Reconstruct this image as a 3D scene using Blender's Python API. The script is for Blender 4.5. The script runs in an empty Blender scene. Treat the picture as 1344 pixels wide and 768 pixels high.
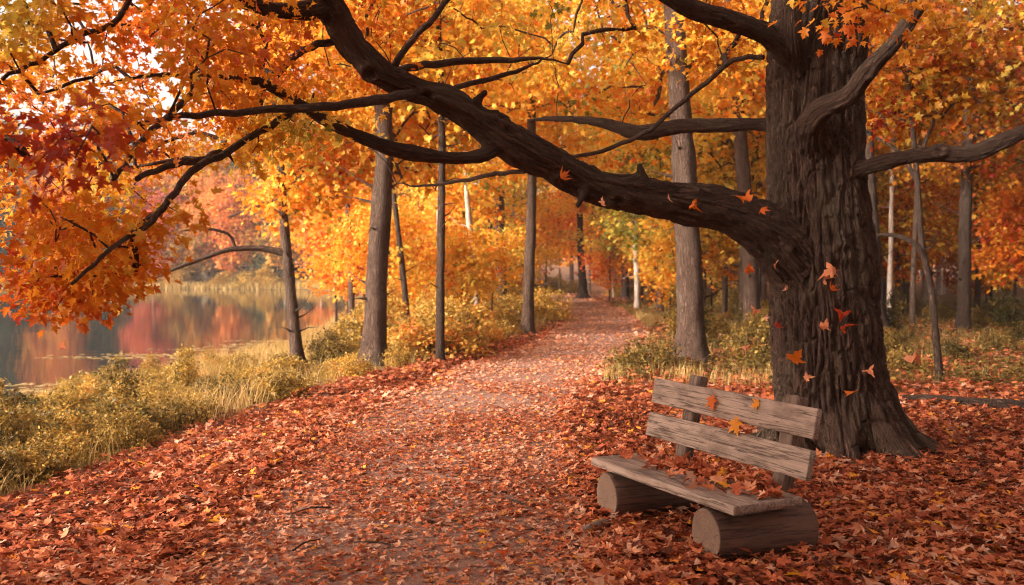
import bpy, bmesh, math
import numpy as np
from mathutils import Vector, Matrix, Quaternion

R = math.radians
sc = bpy.context.scene
COL = sc.collection
rng = np.random.default_rng(11)

# ------------------------------------------------------------------ camera
F_PX, CAM_Z = 1200.0, 1.75
PITCH = math.atan(30 / F_PX)
cam = bpy.data.cameras.new('camera')
cam.sensor_width = 36
cam.lens = F_PX / 1344 * 36
cam.clip_start, cam.clip_end = 0.05, 3000
cam.dof.use_dof = True
cam.dof.focus_distance = 6.6
cam.dof.aperture_fstop = 2.2
co = bpy.data.objects.new('camera', cam)
COL.objects.link(co)
co.location = (0, 0, CAM_Z)
co.rotation_euler = (R(90) - PITCH, 0, 0)
sc.camera = co


def P(u, v, D):
    """world point seen at photo pixel (u, v), at depth y = D"""
    x, y = (u - 672) / F_PX, (384 - v) / F_PX
    d = np.array([x, math.cos(PITCH) + y * math.sin(PITCH), -math.sin(PITCH) + y * math.cos(PITCH)])
    return np.array([0, 0, CAM_Z]) + d * (D / d[1])


def Gd(u, v, z=0.0):
    p = P(u, v, 1.0) - np.array([0, 0, CAM_Z])
    return np.array([0, 0, CAM_Z]) + p * ((z - CAM_Z) / p[2])


def to_px(Q):
    Q = np.atleast_2d(Q) - np.array([0, 0, CAM_Z])
    c, s = math.cos(PITCH), math.sin(PITCH)
    f = Q[:, 1] * c - Q[:, 2] * s
    up = Q[:, 1] * s + Q[:, 2] * c
    return np.stack([672 + F_PX * Q[:, 0] / f, 384 - F_PX * up / f], 1)


# ------------------------------------------------------------------ noise
def _hash(i, j, k, seed):
    h = (i * 374761393 + j * 668265263 + k * 2147483647 + seed * 974634777) & 0xFFFFFFFF
    h = ((h ^ (h >> 13)) * 1274126177) & 0xFFFFFFFF
    return ((h ^ (h >> 16)) & 0xFFFF) / 65535.0


def vnoise(p, seed=0):
    p = np.asarray(p, float)
    b = np.floor(p).astype(np.int64)
    f = p - b
    f = f * f * (3 - 2 * f)
    out = 0
    for dx in (0, 1):
        wx = f[:, 0] if dx else 1 - f[:, 0]
        for dy in (0, 1):
            wy = f[:, 1] if dy else 1 - f[:, 1]
            for dz in (0, 1):
                wz = f[:, 2] if dz else 1 - f[:, 2]
                out = out + wx * wy * wz * _hash(b[:, 0] + dx, b[:, 1] + dy, b[:, 2] + dz, seed)
    return out


def fbm(p, octs=3, seed=0):
    p = np.asarray(p, float)
    a, s, t = 1.0, 0.0, 0.0
    for o in range(octs):
        s = s + a * vnoise(p * 2 ** o, seed + o)
        t += a
        a *= .5
    return s / t


def sstep(a, b, x):
    t = np.clip((np.asarray(x, float) - a) / (b - a), 0, 1)
    return t * t * (3 - 2 * t)


# ------------------------------------------------------------------ mesh helpers
def mesh_np(name, V, F, mat=None, attrs=None, smooth=False):
    V = np.ascontiguousarray(V, np.float32)
    me = bpy.data.meshes.new(name)
    me.vertices.add(len(V))
    me.vertices.foreach_set('co', V.ravel())
    Fs = F if isinstance(F, list) else [F]
    Fs = [np.asarray(f, np.int32) for f in Fs if len(f)]
    loops = np.concatenate([f.ravel() for f in Fs])
    cnt = np.concatenate([np.full(len(f), f.shape[1], np.int32) for f in Fs])
    start = np.concatenate([[0], np.cumsum(cnt)[:-1]]).astype(np.int32)
    me.loops.add(len(loops))
    me.loops.foreach_set('vertex_index', loops)
    me.polygons.add(len(cnt))
    me.polygons.foreach_set('loop_start', start)
    me.update(calc_edges=True)
    if smooth:
        me.polygons.foreach_set('use_smooth', np.ones(len(cnt), bool))
    for k, a in (attrs or {}).items():
        a = np.asarray(a, np.float32)
        if a.ndim == 1:
            at = me.attributes.new(k, 'FLOAT', 'POINT')
            at.data.foreach_set('value', a)
        else:
            at = me.attributes.new(k, 'FLOAT_VECTOR', 'POINT')
            at.data.foreach_set('vector', a.ravel())
    if mat is not None:
        for m in (mat if isinstance(mat, list) else [mat]):
            me.materials.append(m)
    return me


def link(name, data, parent=None, loc=None, color=None):
    o = bpy.data.objects.new(name, data)
    COL.objects.link(o)
    if parent is not None:
        o.parent = parent
    if loc is not None:
        o.location = loc
    if color is not None:
        o.color = color
    return o


def tag(o, label=None, cat=None, group=None, kind=None):
    if label: o['label'] = label
    if cat: o['category'] = cat
    if group: o['group'] = group
    if kind: o['kind'] = kind
    return o


def empty(name, loc=(0, 0, 0)):
    o = link(name, None, loc=loc)
    o.empty_display_size = .2
    return o


def shade(h):
    """object colour carries a tint shift (r), a brightness factor (g)"""
    return (h[0], h[1], 0, 1)


def tube(pts, rad, k=8, cap=True):
    pts = np.asarray(pts, float)
    n = len(pts)
    rad = np.broadcast_to(np.asarray(rad, float), (n,))
    T = np.gradient(pts, axis=0)
    T /= np.linalg.norm(T, axis=1)[:, None] + 1e-9
    N = np.zeros_like(T)
    ref = np.array([1., 0, 0]) if abs(T[0][0]) < .8 else np.array([0, 1., 0])
    v = ref - T[0] * ref.dot(T[0])
    N[0] = v / np.linalg.norm(v)
    for i in range(1, n):
        v = N[i - 1] - T[i] * N[i - 1].dot(T[i])
        N[i] = v / (np.linalg.norm(v) + 1e-9)
    B = np.cross(T, N)
    th = np.arange(k) / k * 2 * np.pi
    c, s = np.cos(th), np.sin(th)
    V = pts[:, None] + rad[:, None, None] * (N[:, None] * c[None, :, None] + B[:, None] * s[None, :, None])
    ln = np.concatenate([[0], np.cumsum(np.linalg.norm(np.diff(pts, axis=0), axis=1))])
    bc = np.stack([rad[:, None] * c[None], rad[:, None] * s[None], np.repeat(ln[:, None], k, 1)], 2)
    V, bc = V.reshape(-1, 3), bc.reshape(-1, 3)
    i = np.arange(n - 1)[:, None] * k
    j = np.arange(k)[None]
    j2 = (j + 1) % k
    q = np.stack([i + j, i + j2, i + k + j2, i + k + j], 2).reshape(-1, 4)
    tris = np.concatenate([q[:, [0, 1, 2]], q[:, [0, 2, 3]]])
    if cap:
        V = np.concatenate([V, pts[-1:]])
        bc = np.concatenate([bc, [[0, 0, ln[-1]]]])
        jj = np.arange(k)
        tris = np.concatenate([tris, np.stack([(n - 1) * k + jj, (n - 1) * k + (jj + 1) % k, np.full(k, n * k)], 1)])
    return V, tris, bc


def join(parts):
    V, F, A, o = [], [], [], 0
    for v, f, a in parts:
        V.append(v); F.append(f + o); A.append(a); o += len(v)
    return np.concatenate(V), np.concatenate(F), np.concatenate(A)


def spline(pts, n):
    """Catmull-Rom through control rows (any columns)"""
    p = np.asarray(pts, float)
    p = np.concatenate([[2 * p[0] - p[1]], p, [2 * p[-1] - p[-2]]])
    m = len(p) - 3
    t = np.linspace(0, m - 1e-6, n)
    i = t.astype(int)
    f = (t - i)[:, None]
    a, b, c, d = p[i], p[i + 1], p[i + 2], p[i + 3]
    return .5 * (2 * b + (c - a) * f + (2 * a - 5 * b + 4 * c - d) * f ** 2 + (3 * b - a - 3 * c + d) * f ** 3)


# ------------------------------------------------------------------ leaf shapes
def maple(curl=.2, fold=.3, seed=0, stem=True):
    h = [(.14, -.07), (.42, .00), (.31, .11), (.25, .22), (.40, .27), (.58, .55), (.37, .50), (.18, .50), (.26, .72), (.11, .76), (0, 1.04)]
    r_ = np.random.default_rng(seed)
    half = np.array(h) * (1 + r_.normal(0, .04, (len(h), 2)))
    right = half
    left = np.array(h)[-2::-1] * (1 + r_.normal(0, .04, (len(h) - 1, 2))) * [-1, 1]
    out = np.concatenate([[(0, 0)], right, left])
    xy = np.concatenate([[(0, .3)], out])
    z = fold * np.abs(xy[:, 0]) - curl * (xy[:, 1] - .35) ** 2 * 1.2 + r_.normal(0, .05 * abs(curl) + .01, len(xy))
    V = np.column_stack([xy, z])
    n = len(out)
    F = [(0, 1 + i, 1 + (i + 1) % n) for i in range(n)]
    if stem:
        V = np.concatenate([V, [(-.012, 0, 0), (.012, 0, 0), (.05, -.45, -.08)]])
        m = len(V)
        F.append((m - 3, m - 1, m - 2))
    return V, np.array(F)


def simple_leaf(fold=.3, curl=.2):
    xy = np.array([(0, 0), (.45, .1), (.24, .3), (.5, .6), (.17, .6), (0, 1), (-.17, .6), (-.5, .6), (-.24, .3), (-.45, .1)])
    z = fold * np.abs(xy[:, 0]) - curl * (xy[:, 1] - .4) ** 2
    F = np.array([(0, 1, 2), (2, 3, 4), (4, 5, 6), (6, 7, 8), (8, 9, 0), (0, 2, 8), (2, 4, 6), (2, 6, 8)])
    return np.column_stack([xy, z]), F


def far_leaf(fold=.3):
    xy = np.array([(0, 0), (.5, .35), (.2, .6), (0, 1), (-.2, .6), (-.5, .35)])
    z = fold * np.abs(xy[:, 0])
    return np.column_stack([xy, z]), np.array([(0, 1, 2), (0, 2, 4), (2, 3, 4), (0, 4, 5)])


def oval_leaf(fold=.3, w=.26):
    xy = np.array([(0, 0), (w, .45), (0, 1), (-w, .45)])
    z = np.array([0, fold * w, -.12, fold * w])
    return np.column_stack([xy, z]), np.array([(0, 1, 2), (0, 2, 3)])


MAPLES = [maple(.25, .30, 1), maple(-.2, .22, 2), maple(.5, -.2, 3), maple(.1, .45, 4), maple(.6, .5, 5), maple(-.45, -.25, 6)]


def frames(n, d):
    d = d / (np.linalg.norm(d, axis=1)[:, None] + 1e-9)
    n = n - d * (n * d).sum(1)[:, None]
    n /= np.linalg.norm(n, axis=1)[:, None] + 1e-9
    x = np.cross(d, n)
    return x, d, n


def scatter(templates, pos, nrm, dr, size, tint):
    """real leaf faces, one template per point, as one vertex/triangle set"""
    x, d, n = frames(nrm, dr)
    pick = rng.integers(0, len(templates), len(pos))
    Vs, Fs, As, o = [], [], [], 0
    for t, (tv, tf) in enumerate(templates):
        m = np.where(pick == t)[0]
        if not len(m):
            continue
        v = pos[m, None] + size[m, None, None] * (x[m, None] * tv[None, :, 0:1] + d[m, None] * tv[None, :, 1:2] + n[m, None] * tv[None, :, 2:3])
        k = len(tv)
        f = tf[None] + (np.arange(len(m)) * k)[:, None, None] + o
        Vs.append(v.reshape(-1, 3)); Fs.append(f.reshape(-1, 3)); As.append(np.repeat(tint[m], k))
        o += len(m) * k
    return np.concatenate(Vs), np.concatenate(Fs), np.concatenate(As)


# ------------------------------------------------------------------ materials
def new_mat(name):
    m = bpy.data.materials.new(name)
    m.use_nodes = True
    nt = m.node_tree
    nt.nodes.clear()
    return m, nt


class NB:
    def __init__(s, nt): s.nt = nt

    def n(s, t, **kw):
        nd = s.nt.nodes.new(t)
        for k, v in kw.items(): setattr(nd, k, v)
        return nd

    def l(s, a, b): s.nt.links.new(a, b)

    def math(s, op, a, b=None, c=None):
        nd = s.n('ShaderNodeMath', operation=op)
        for i, q in enumerate((a, b, c)):
            if q is None: continue
            if hasattr(q, 'links'): s.l(q, nd.inputs[i])
            else: nd.inputs[i].default_value = q
        return nd.outputs[0]

    def ramp(s, fac, stops, interp='LINEAR'):
        nd = s.n('ShaderNodeValToRGB')
        cr = nd.color_ramp
        cr.interpolation = interp
        while len(cr.elements) < len(stops): cr.elements.new(.5)
        for e, (p, c) in zip(cr.elements, stops):
            e.position = p
            e.color = (*c, 1)
        s.l(fac, nd.inputs[0])
        return nd.outputs[0]

    def mix(s, fac, a, b, mode='MIX'):
        nd = s.n('ShaderNodeMix', data_type='RGBA', blend_type=mode)
        for i, q in ((0, fac), (6, a), (7, b)):
            if hasattr(q, 'links'): s.l(q, nd.inputs[i])
            else: nd.inputs[i].default_value = q if i == 0 else (*q, 1)
        return nd.outputs[2]

    def attr(s, name, out='Fac'):
        return s.n('ShaderNodeAttribute', attribute_name=name).outputs[out]

    def mapping(s, vec, scale):
        nd = s.n('ShaderNodeMapping')
        s.l(vec, nd.inputs[0])
        nd.inputs['Scale'].default_value = scale
        return nd.outputs[0]

    def noise(s, vec, scale, detail=3, rough=.55, out='Fac', dist=0):
        nd = s.n('ShaderNodeTexNoise')
        if vec is not None: s.l(vec, nd.inputs['Vector'])
        nd.inputs['Scale'].default_value = scale
        nd.inputs['Detail'].default_value = detail
        nd.inputs['Roughness'].default_value = rough
        nd.inputs['Distortion'].default_value = dist
        return nd.outputs[out]

    def bump(s, h, strength, dist):
        nd = s.n('ShaderNodeBump')
        nd.inputs['Strength'].default_value = strength
        nd.inputs['Distance'].default_value = dist
        s.l(h, nd.inputs['Height'])
        return nd.outputs[0]

    def principled(s, col, rough, bump=None, spec=.4):
        nd = s.n('ShaderNodeBsdfPrincipled')
        if hasattr(col, 'links'): s.l(col, nd.inputs['Base Color'])
        else: nd.inputs['Base Color'].default_value = (*col, 1)
        if hasattr(rough, 'links'): s.l(rough, nd.inputs['Roughness'])
        else: nd.inputs['Roughness'].default_value = rough
        nd.inputs['Specular IOR Level'].default_value = spec
        if bump is not None: s.l(bump, nd.inputs['Normal'])
        return nd.outputs[0]

    def out(s, sh):
        o = s.n('ShaderNodeOutputMaterial')
        s.l(sh, o.inputs['Surface'])


def leaf_material(name, stops, transl=.45, rough=.5, spec=.25):
    """per-leaf 'tint' plus a per-object shift picks the leaf's own pigment"""
    m, nt = new_mat(name)
    b = NB(nt)
    oi = b.n('ShaderNodeObjectInfo')
    sep = b.n('ShaderNodeSeparateColor')
    b.l(oi.outputs['Color'], sep.inputs[0])
    t = b.math('ADD', b.attr('tint'), b.math('SUBTRACT', sep.outputs[0], .5))
    col = b.ramp(t, stops)
    hsv = b.n('ShaderNodeHueSaturation')
    b.l(col, hsv.inputs['Color'])
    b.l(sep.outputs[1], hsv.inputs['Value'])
    col = hsv.outputs[0]
    pr = b.principled(col, rough, spec=spec)
    if transl > 0:
        tr = b.n('ShaderNodeBsdfTranslucent')
        b.l(col, tr.inputs[0])
        mx = b.n('ShaderNodeMixShader')
        mx.inputs[0].default_value = transl
        b.l(pr, mx.inputs[1]); b.l(tr.outputs[0], mx.inputs[2])
        b.out(mx.outputs[0])
    else:
        b.out(pr)
    return m


M_LEAF = leaf_material('autumn_leaf', [
    (0.0, (.34, .018, .014)), (.18, (.58, .07, .018)), (.36, (.74, .19, .018)), (.54, (.82, .33, .024)),
    (.70, (.86, .53, .07)), (.84, (.64, .47, .07)), (1.0, (.19, .20, .03))], .5)
M_FAR = leaf_material('lake_shore_leaf', [
    (0.0, (.035, .06, .05)), (.12, (.06, .085, .06)), (.25, (.22, .20, .05)), (.42, (.62, .33, .06)), (.6, (.70, .24, .045)),
    (.78, (.58, .12, .06)), (.92, (.52, .07, .07)), (1.0, (.50, .18, .15))], .5)
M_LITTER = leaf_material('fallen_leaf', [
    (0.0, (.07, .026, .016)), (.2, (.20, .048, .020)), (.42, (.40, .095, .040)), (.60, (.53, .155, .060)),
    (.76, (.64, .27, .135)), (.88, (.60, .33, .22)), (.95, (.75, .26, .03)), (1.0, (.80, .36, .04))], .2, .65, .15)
M_SHRUB = leaf_material('shrub_leaf', [
    (0.0, (.09, .085, .02)), (.25, (.19, .125, .035)), (.5, (.46, .285, .06)), (.72, (.66, .42, .08)), (.88, (.66, .28, .05)), (1.0, (.50, .13, .03))], .4)
M_GRASS = leaf_material('dry_grass', [
    (0.0, (.12, .10, .03)), (.3, (.30, .21, .06)), (.6, (.54, .35, .12)), (1.0, (.70, .46, .20))], .35, .6)


def bark_material(name, c0, c1, c2, scale=1.0, bump=.5, ridge=1.0):
    m, nt = new_mat(name)
    b = NB(nt)
    v = b.attr('bark', 'Vector')
    st = b.mapping(v, (20 * scale, 20 * scale, 3.4 * scale))
    big = b.noise(st, 1.6, 4, .6, dist=.6)
    fine = b.noise(b.mapping(v, (34 * scale, 34 * scale, 9 * scale)), 1.6, 4, .65)
    patch = b.noise(b.mapping(v, (2.2, 2.2, 1.2)), 1.3, 4, .6)
    col = b.mix(b.ramp(b.math('ADD', b.math('MULTIPLY', fine, .55), b.math('MULTIPLY', big, .45)), [(.36, (0, 0, 0)), (.64, (1, 1, 1))]), c0, c1)
    col = b.mix(b.ramp(patch, [(.48, (0, 0, 0)), (.68, (.75, .75, .75))]), col, c2)
    r1 = b.math('ABSOLUTE', b.math('SUBTRACT', big, .5))
    r1 = b.ramp(r1, [(0.0, (0, 0, 0)), (.09, (1, 1, 1))])
    hgt = b.math('ADD', b.math('MULTIPLY', r1, 1.0 * ridge), b.math('MULTIPLY', fine, .6))
    b.out(b.principled(col, .85, b.bump(hgt, bump, .03), .25))
    return m


M_BARK_OAK = bark_material('old_bark', (.028, .015, .010), (.115, .064, .042), (.105, .076, .050), 1.5, .8)
M_BARK = bark_material('grey_bark', (.044, .024, .016), (.155, .092, .062), (.13, .092, .066), 1.0, 1.0)
M_BARK_DARK = bark_material('dark_bark', (.030, .017, .012), (.090, .053, .036), (.09, .064, .047), 1.2, 1.0)
M_BARK_PALE = bark_material('pale_bark', (.30, .23, .18), (.55, .46, .38), (.18, .13, .10), .7, .35)


def ground_material():
    m, nt = new_mat('forest_soil')
    b = NB(nt)
    g = b.n('ShaderNodeNewGeometry').outputs['Position']
    n1 = b.noise(g, 1.2, 5, .6)
    n2 = b.noise(g, 22, 4, .7)
    col = b.mix(n1, (.10, .048, .028), (.20, .105, .055))
    col = b.mix(b.math('MULTIPLY', n2, .8), col, (.27, .12, .06))
    gr = b.attr('meadow')
    col = b.mix(gr, col, b.mix(n2, (.10, .065, .025), (.22, .14, .055)))
    b.out(b.principled(col, .95, b.bump(n2, .6, .03), .15))
    return m


def path_material():
    m, nt = new_mat('trodden_dirt')
    b = NB(nt)
    g = b.n('ShaderNodeNewGeometry').outputs['Position']
    n1 = b.noise(g, .9, 5, .6)
    n2 = b.noise(g, 30, 5, .75)
    vo = b.n('ShaderNodeTexVoronoi')
    vo.inputs['Scale'].default_value = 42
    b.l(g, vo.inputs['Vector'])
    peb = b.math('SUBTRACT', 1.0, vo.outputs['Distance'])
    col = b.mix(n1, (.19, .098, .070), (.33, .19, .14))
    col = b.mix(b.ramp(n2, [(.5, (0, 0, 0)), (.7, (.8, .8, .8))]), col, (.34, .17, .115))
    h = b.math('ADD', b.math('MULTIPLY', peb, .4), n2)
    b.out(b.principled(col, .92, b.bump(h, .7, .02), .2))
    return m


def water_material():
    m, nt = new_mat('lake_water')
    b = NB(nt)
    g = b.n('ShaderNodeNewGeometry').outputs['Position']
    n1 = b.noise(b.mapping(g, (.5, 1.6, 1)), 1.3, 3, .5)
    n2 = b.noise(b.mapping(g, (.12, .25, 1)), 1.0, 2, .5)
    h = b.math('ADD', b.math('MULTIPLY', n1, .5), n2)
    pr = b.principled((.018, .022, .02), .035, b.bump(h, .05, .12), .5)
    b.out(pr)
    return m


def plank_material(name, c0, c1, c2):
    m, nt = new_mat(name)
    b = NB(nt)
    tc = b.n('ShaderNodeTexCoord').outputs['Object']
    oi = b.n('ShaderNodeObjectInfo').outputs['Random']
    off = b.n('ShaderNodeVectorMath', operation='ADD')
    b.l(tc, off.inputs[0])
    cb = b.n('ShaderNodeCombineXYZ')
    for i in range(3): b.l(b.math('MULTIPLY', oi, 13.0 + i), cb.inputs[i])
    b.l(cb.outputs[0], off.inputs[1])
    v = off.outputs[0]
    grain = b.noise(b.mapping(v, (2.2, 46, 46)), 1.5, 5, .7, dist=.25)
    lines = b.noise(b.mapping(v, (.9, 26, 26)), 1.3, 3, .6, dist=.4)
    blot = b.noise(b.mapping(v, (3.2, 8, 8)), 1.3, 5, .65)
    col = b.mix(grain, c0, c1)
    col = b.mix(b.ramp(blot, [(.46, (0, 0, 0)), (.66, (.8, .8, .8))]), col, c2)
    crack = b.ramp(b.math('ABSOLUTE', b.math('SUBTRACT', lines, .5)), [(0.0, (1, 1, 1)), (.034, (0, 0, 0))])
    col = b.mix(b.math('MULTIPLY', crack, .85), col, (.035, .021, .016))
    h = b.math('SUBTRACT', grain, b.math('MULTIPLY', crack, 1.2))
    b.out(b.principled(col, .8, b.bump(h, .55, .006), .3))
    return m


def endgrain_material():
    m, nt = new_mat('log_end_grain')
    b = NB(nt)
    tc = b.n('ShaderNodeTexCoord').outputs['Object']
    n = b.noise(tc, 7, 4, .6, out='Color')
    ad = b.n('ShaderNodeVectorMath', operation='MULTIPLY_ADD')
    b.l(n, ad.inputs[0]); ad.inputs[1].default_value = (0, .05, .05); b.l(tc, ad.inputs[2])
    sp = b.n('ShaderNodeSeparateXYZ')
    b.l(ad.outputs[0], sp.inputs[0])
    r = b.math('SQRT', b.math('ADD', b.math('POWER', b.math('SUBTRACT', sp.outputs[1], .02), 2.0), b.math('POWER', b.math('SUBTRACT', sp.outputs[2], .02), 2.0)))
    ring = b.math('SINE', b.math('MULTIPLY', r, 260.0))
    ang = b.math('ARCTAN2', sp.outputs[1], sp.outputs[2])
    cv = b.n('ShaderNodeCombineXYZ')
    b.l(b.math('MULTIPLY', ang, 5.0), cv.inputs[0]); b.l(b.math('MULTIPLY', r, 3.0), cv.inputs[1])
    rad = b.noise(cv.outputs[0], 2.2, 3, .6)
    crack = b.ramp(rad, [(.36, (1, 1, 1)), (.42, (0, 0, 0))])
    col = b.mix(b.math('MULTIPLY_ADD', ring, .12, .4), (.12, .068, .045), (.25, .155, .105))
    col = b.mix(b.ramp(b.noise(tc, 16, 5, .7), [(.4, (0, 0, 0)), (.62, (.9, .9, .9))]), col, (.13, .085, .06))
    col = b.mix(b.math('MULTIPLY', crack, .7), col, (.05, .03, .02))
    b.out(b.principled(col, .85, b.bump(b.math('SUBTRACT', b.math('MULTIPLY', ring, .3), crack), .4, .004), .25))
    return m


M_SOIL, M_PATH, M_WATER = ground_material(), path_material(), water_material()
M_SLAT = plank_material('weathered_plank', (.15, .10, .074), (.50, .37, .29), (.13, .086, .064))
M_POST = plank_material('post_wood', (.12, .075, .052), (.27, .185, .14), (.10, .065, .05))
M_LOG = plank_material('log_side', (.075, .038, .026), (.185, .10, .068), (.07, .04, .03))
M_END = endgrain_material()

# ------------------------------------------------------------------ terrain
SH_Y = np.array([-60, 0, 8, 17, 28, 40, 55, 70, 85, 97, 106, 112, 116, 119, 125, 400])
SH_X = np.array([-7.6, -7.6, -7.8, -8.3, -7.1, -7.9, -9.8, -12.2, -15.5, -18.5, -26, -40, -62, -110, -420, -2500.])
PC_Y = np.array([-12, 3, 5, 10.2, 13, 16.2, 19, 22, 26, 31, 40, 48, 56, 64, 80, 120])
PC_X = np.array([-.6, -.75, -.7, -.7, -.3, .55, 1.25, 2.0, 2.55, 3.0, 3.3, 3.3, 2.9, 1.4, -5, -12])
PC_W = np.array([1.5, 1.5, 1.4, 1.4, 1.35, 1.25, 1.2, 1.2, 1.2, 1.25, 1.4, 1.5, 1.5, 1.4, 1.3, 1.3])


def path_c(y):
    ys = np.linspace(-12, 120, 400)
    c = np.interp(ys, PC_Y, PC_X); k = np.ones(13) / 13
    c = np.convolve(np.pad(c, 6, 'edge'), k, 'valid')
    return np.interp(y, ys, c), np.interp(y, PC_Y, PC_W)


def lake_d(x, y):
    xs = np.interp(y, SH_Y, SH_X)
    sl = (np.interp(np.asarray(y) + .5, SH_Y, SH_X) - np.interp(np.asarray(y) - .5, SH_Y, SH_X))
    return (xs - x) / np.sqrt(1 + sl * sl) + .35 * (vnoise(np.stack([x * .45, y * .45, x * 0], 1), 3) - .5)


LAKE_Z = -.6


def height(x, y):
    x, y = np.asarray(x, float), np.asarray(y, float)
    d = lake_d(x, y)
    z = LAKE_Z + .6 * sstep(0, 6.2, -d) ** .8 - .9 * sstep(-.3, 4, d)
    c, w = path_c(y)
    off = sstep(.3, 2.5, np.abs(x - c) - w)
    z = z + off * .22 * (fbm(np.stack([x * .33, y * .33, x * 0], 1), 3, 5) - .5) * sstep(-1, 3, -d)
    z = z + sstep(122, 230, y) * 6 * sstep(0, 10, -d)
    z = z + sstep(14, 60, x) * 1.2
    return z


def axis(lo, hi, fine, f0, f1, grow):
    a = list(np.arange(f0, f1, fine))
    s = fine
    while a[-1] < hi: s *= grow; a.append(a[-1] + s)
    s = fine
    while a[0] > lo: s *= grow; a.insert(0, a[0] - s)
    return np.array(a)


xs, ys = axis(-700, 700, .2, -12, 12, 1.12), axis(-80, 900, .2, 2, 34, 1.06)
gx, gy = np.meshgrid(xs, ys)
gx, gy = gx.ravel(), gy.ravel()
gz = height(gx, gy)
nx, ny = len(xs), len(ys)
i = (np.arange(ny - 1)[:, None] * nx + np.arange(nx - 1)[None]).ravel()
d_l = lake_d(gx, gy)
pc, pw = path_c(gy)
edge = np.abs(gx - pc) - pw
left = gx < pc
meadow = np.where(left, sstep(.6 + .9 * np.exp(-gy / 12), 2.2, edge), sstep(9.5, 14, gy + .3 * (gx - 4)) * sstep(.5, 1.8, edge))
me = mesh_np('ground', np.stack([gx, gy, gz], 1), np.stack([i, i + 1, i + nx + 1, i + nx], 1), M_SOIL, {'meadow': meadow * (1 - sstep(45, 60, gy) * (gx > -12))}, True)
tag(link('ground', me), kind='structure')

yy = np.concatenate([np.arange(-12, 40, .25), np.arange(40, 118, .6)])
c, w = path_c(yy)
cols = np.linspace(-1, 1, 15)
wob = 1 + .12 * (vnoise(np.stack([yy * .5, yy * 0, yy * 0], 1), 8) - .5)
px = c[:, None] + (w * wob)[:, None] * cols[None]
py = np.repeat(yy[:, None], 15, 1)
pz = .006 + .012 * (1 - cols[None] ** 2) + 0 * px
i = (np.arange(len(yy) - 1)[:, None] * 15 + np.arange(14)[None]).ravel()
me = mesh_np('path', np.stack([px, py, pz], 2).reshape(-1, 3), np.stack([i, i + 1, i + 16, i + 15], 1), M_PATH, None, True)
tag(link('path', me), kind='structure')

wx, wy = np.meshgrid(np.array([-700, -200, -90, -40, -20, -5, 0.]), np.array([-80, 0, 20, 45, 80, 130., 160]))
i = (np.arange(6)[:, None] * 7 + np.arange(6)[None]).ravel()
me = mesh_np('lake_water', np.stack([wx.ravel(), wy.ravel(), np.full(49, LAKE_Z)], 1), np.stack([i, i + 1, i + 8, i + 7], 1), M_WATER, None, True)
tag(link('lake_water', me), kind='structure')


# ------------------------------------------------------------------ branching
def grow(nodes, parent, attr_pts, r_, bow=.15, seg=.22, up_pen=.6):
    """join every attractor to the nearest existing node with a bowed twig"""
    cap = len(nodes) + sum(2 + int(8 / seg) for _ in range(1)) + len(attr_pts) * 40
    Pn = np.zeros((cap, 3)); Pn[:len(nodes)] = nodes
    par = np.full(cap, -1); par[:len(nodes)] = parent
    n = len(nodes)
    d0 = np.min(np.linalg.norm(attr_pts[:, None] - np.asarray(nodes)[None], axis=2), axis=1)
    chains = []
    for ai in np.argsort(d0):
        a = attr_pts[ai]
        dv = Pn[:n] - a
        dist = np.linalg.norm(dv, axis=1)
        cost = dist + up_pen * np.clip(Pn[:n, 2] - a[2], 0, None)
        k = int(np.argmin(cost))
        d = dist[k]
        m = int(np.clip(math.ceil(d / seg), 2, 30))
        t = np.linspace(0, 1, m + 1)[1:]
        p = Pn[k] + (a - Pn[k]) * t[:, None]
        side = r_.normal(0, 1, 3)
        p += (np.array([0, 0, 1]) * d * bow + side * d * .07) * np.sin(np.pi * t)[:, None]
        p += r_.normal(0, .025 * d ** .5, p.shape) * (np.sin(np.pi * t) * 1.0)[:, None]
        if n + m >= cap: break
        Pn[n:n + m] = p
        par[n] = k
        par[n + 1:n + m] = np.arange(n, n + m - 1)
        chains.append((k, n, n + m))
        n += m
    w = np.zeros(n)
    for k, a, b in chains: w[b - 1] += 1
    for q in range(n - 1, -1, -1):
        if par[q] >= 0: w[par[q]] += w[q]
    return Pn[:n], w, chains


def chain_tubes(Pn, w, chains, rt, ex=.48, k=5, rmax=9):
    out = []
    for kk, a, b in chains:
        ids = [kk] + list(range(a, b))
        rad = np.minimum(rt * np.maximum(w[ids], 1) ** ex, rmax)
        rad[0] = rad[1]
        rad[-1] *= .5
        out.append(tube(Pn[ids], rad, k))
    return out


def chain_leaves(Pn, chains, per, r_, size, tint_c, spread, frac=.6, ctint=.13, ltint=.07, droop=.5):
    """leaves along the outer part of every twig"""
    pos, dr, tint = [], [], []
    for kk, a, b in chains:
        q = Pn[a:b]
        m = len(q)
        npl = r_.poisson(per)
        t = (1 - frac * r_.random(npl) ** 1.3) * (m - 1)
        lo = np.clip(t.astype(int), 0, max(m - 2, 0))
        hi = np.minimum(lo + 1, m - 1)
        base = q[lo] + (q[hi] - q[lo]) * (t - lo)[:, None]
        off = r_.normal(0, 1, (npl, 3)) * np.array([1, 1, .6]) * spread
        pos.append(base + off)
        dd = off / spread + np.array([0, 0, -droop * 1.2]) + r_.normal(0, .5, (npl, 3))
        dr.append(dd)
        tint.append(tint_c + r_.normal(0, ctint) + r_.normal(0, ltint, npl))
    pos, dr, tint = np.concatenate(pos), np.concatenate(dr), np.concatenate(tint)
    nrm = r_.normal(0, .55, pos.shape) + np.array([0, 0, .9])
    sz = size * r_.uniform(.6, 1.25, len(pos))
    return pos, nrm, dr, sz, np.clip(tint, 0.0, 1.0)


def trunk_path(base, pts, n=24):
    return spline(np.array(pts), n)


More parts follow.
